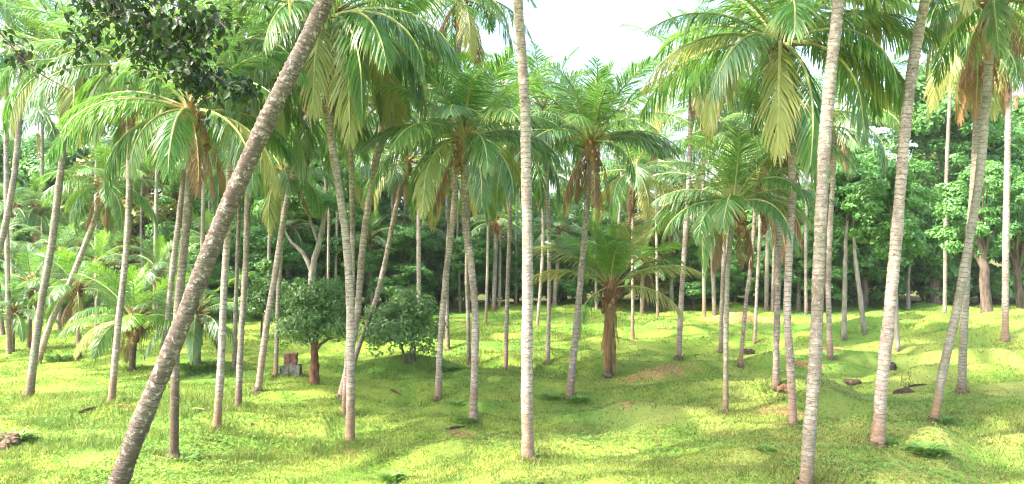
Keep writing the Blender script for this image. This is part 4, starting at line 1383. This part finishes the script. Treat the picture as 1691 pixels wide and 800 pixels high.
Vb, Fb, lb = scatter_bits(5000, 0.075, 2.6, 13, 0.0)
tag(link('leaf_litter', np_mesh('leaf_litter', Vb, 3, Fb, M['frond_dead'], {'lv': lb})), 'dry brown leaf litter strewn thinly over the grass', 'leaf litter', None, 'stuff')
Vb, Fb, lb = scatter_bits(26000, 0.06, 3.2, 29, 0.06)
tag(link('ground_cover', np_mesh('ground_cover', Vb, 3, Fb, M['leaf_weed'], {'lv': lb})), 'low broad leaved ground cover growing in patches among the grass', 'ground cover', None, 'stuff')

# stone block monument beside the small tree
B = on_ground(480, 620)
o = thing('stone_marker', B, 'small grey stone block monument with red brick top beside the small tree', 'monument')


def block(name, parent, c, s, mat, jit, seed, rz=0.0):
    r = random.Random(seed)
    V = [Vector((x * s[0] + r.uniform(-jit, jit), y * s[1] + r.uniform(-jit, jit), z * s[2] + r.uniform(-jit, jit))) for z in (-.5, .5) for y in (-.5, .5) for x in (-.5, .5)]
    Fc = [(0, 2, 3, 1), (4, 5, 7, 6), (0, 1, 5, 4), (2, 6, 7, 3), (0, 4, 6, 2), (1, 3, 7, 5)]
    q = link(name, new_mesh(name, V, Fc, (mat,)), parent, c, (0, 0, rz))
    bv = q.modifiers.new('bevel', 'BEVEL')
    bv.width = 0.012
    bv.segments = 2
    return q


block('stone_block', o, (-0.15, 0, 0.13), (0.27, 0.3, 0.32), M['stone'], 0.015, 1)
block('stone_block', o, (0.155, 0.0, 0.15), (0.31, 0.33, 0.34), M['stone'], 0.015, 2)
for row in range(4):
    for c in range(2):
        block('brick', o, (-0.10 + 0.19 * c + 0.02 * (row % 2), 0.02, 0.36 + 0.085 * row), (0.18, 0.22, 0.078), M['brick'], 0.006, 10 + row * 2 + c, 0.03 * ((row * 7 + c) % 3 - 1))


# weed clumps
def weed(label, u, v, s, n, seed):
    q = on_ground(u, v)
    o = thing('weed_clump', q, label, 'weeds', 'weed clumps on the grass')
    r = random.Random(seed)
    V, Fc, lv = [], [], []
    for _ in range(n):
        az = r.uniform(0, 6.28)
        rad = r.uniform(0, 0.5) * s
        b = Vector((math.cos(az) * rad, math.sin(az) * rad, -0.02))
        d = Vector((math.cos(az), math.sin(az), r.uniform(0.4, 1.8))).normalized()
        l = s * r.uniform(0.25, 0.6)
        w = l * r.uniform(0.10, 0.2)
        t = Vector((-math.sin(az), math.cos(az), 0))
        k = len(V)
        m = b + d * l * 0.55
        e = b + d * l + Vector((math.cos(az), math.sin(az), -0.6)) * l * 0.3
        V += [b, m + t * w, e, m - t * w, m + Vector((0, 0, -0.01))]
        tv = r.random()
        lv += [tv] * 5
        Fc += [(k, k + 1, k + 4), (k + 1, k + 2, k + 4), (k + 2, k + 3, k + 4), (k + 3, k, k + 4)]
    link('foliage', new_mesh('foliage', V, Fc, (M['leaf_weed'],), {'lv': lv}), o)


weed('dark weed clump on the grass at the bottom edge below the pale clump', 648, 790, 0.34, 220, 1)
weed('leafy weeds left of the dense crowned centre palm foot', 908, 660, 0.5, 90, 2)
weed('weeds round the foot of the dense crowned centre palm', 955, 664, 0.5, 120, 3)
weed('green weed tuft covering the small mound right of the stout palm', 1532, 750, 0.5, 240, 4)
weed('weeds at the foot of the mottled right palm', 1556, 698, 0.4, 120, 5)
weed('weeds in front of the thick grey stem behind the leaning trunk', 328, 612, 0.75, 160, 6)
weed('weeds round the foot of the curved trunk palm left of centre', 772, 697, 0.35, 90, 7)
weed('weeds round the foot of the left foreground palm under the arching fronds', 300, 762, 0.36, 120, 8)
weed('weeds at the foot of the stout pale palm', 1470, 735, 0.34, 90, 9)
weed('tall weeds left of the withered skirted short palm', 98, 596, 0.8, 140, 10)
weed('dark weed patch on the lower left grass before the round bush mound', 740, 612, 0.6, 140, 11)
weed('weeds growing over the dark mound cut by the left edge', 22, 726, 0.5, 160, 14)
weed('small weed tuft left of the nearest right trunk', 1265, 745, 0.3, 90, 12)
weed('small weed tuft between the curved trunk palm and the rusty footed palm', 752, 668, 0.35, 70, 13)

# ------------------------------------------------------------------ humid air
V = [Vector((x, y, z)) for z in (-1.6, 31.0) for y in (-64, 704) for x in (-424, 424)]
hz = link('haze', new_mesh('haze', V, [(0, 2, 3, 1), (4, 5, 7, 6), (0, 1, 5, 4), (2, 6, 7, 3), (0, 4, 6, 2), (1, 3, 7, 5)]))
hm = bpy.data.materials.new('haze_air')
hm.use_nodes = True
for nd in list(hm.node_tree.nodes):
    if nd.type != 'OUTPUT_MATERIAL':
        hm.node_tree.nodes.remove(nd)
pv = hm.node_tree.nodes.new('ShaderNodeVolumePrincipled')
pv.inputs['Color'].default_value = (0.93, 0.96, 0.95, 1)
pv.inputs['Density'].default_value = 0.0003
hm.node_tree.links.new(pv.outputs[0], hm.node_tree.nodes['Material Output'].inputs['Volume'])
hz.data.materials.append(hm)
tag(hz, None, None, None, 'stuff')
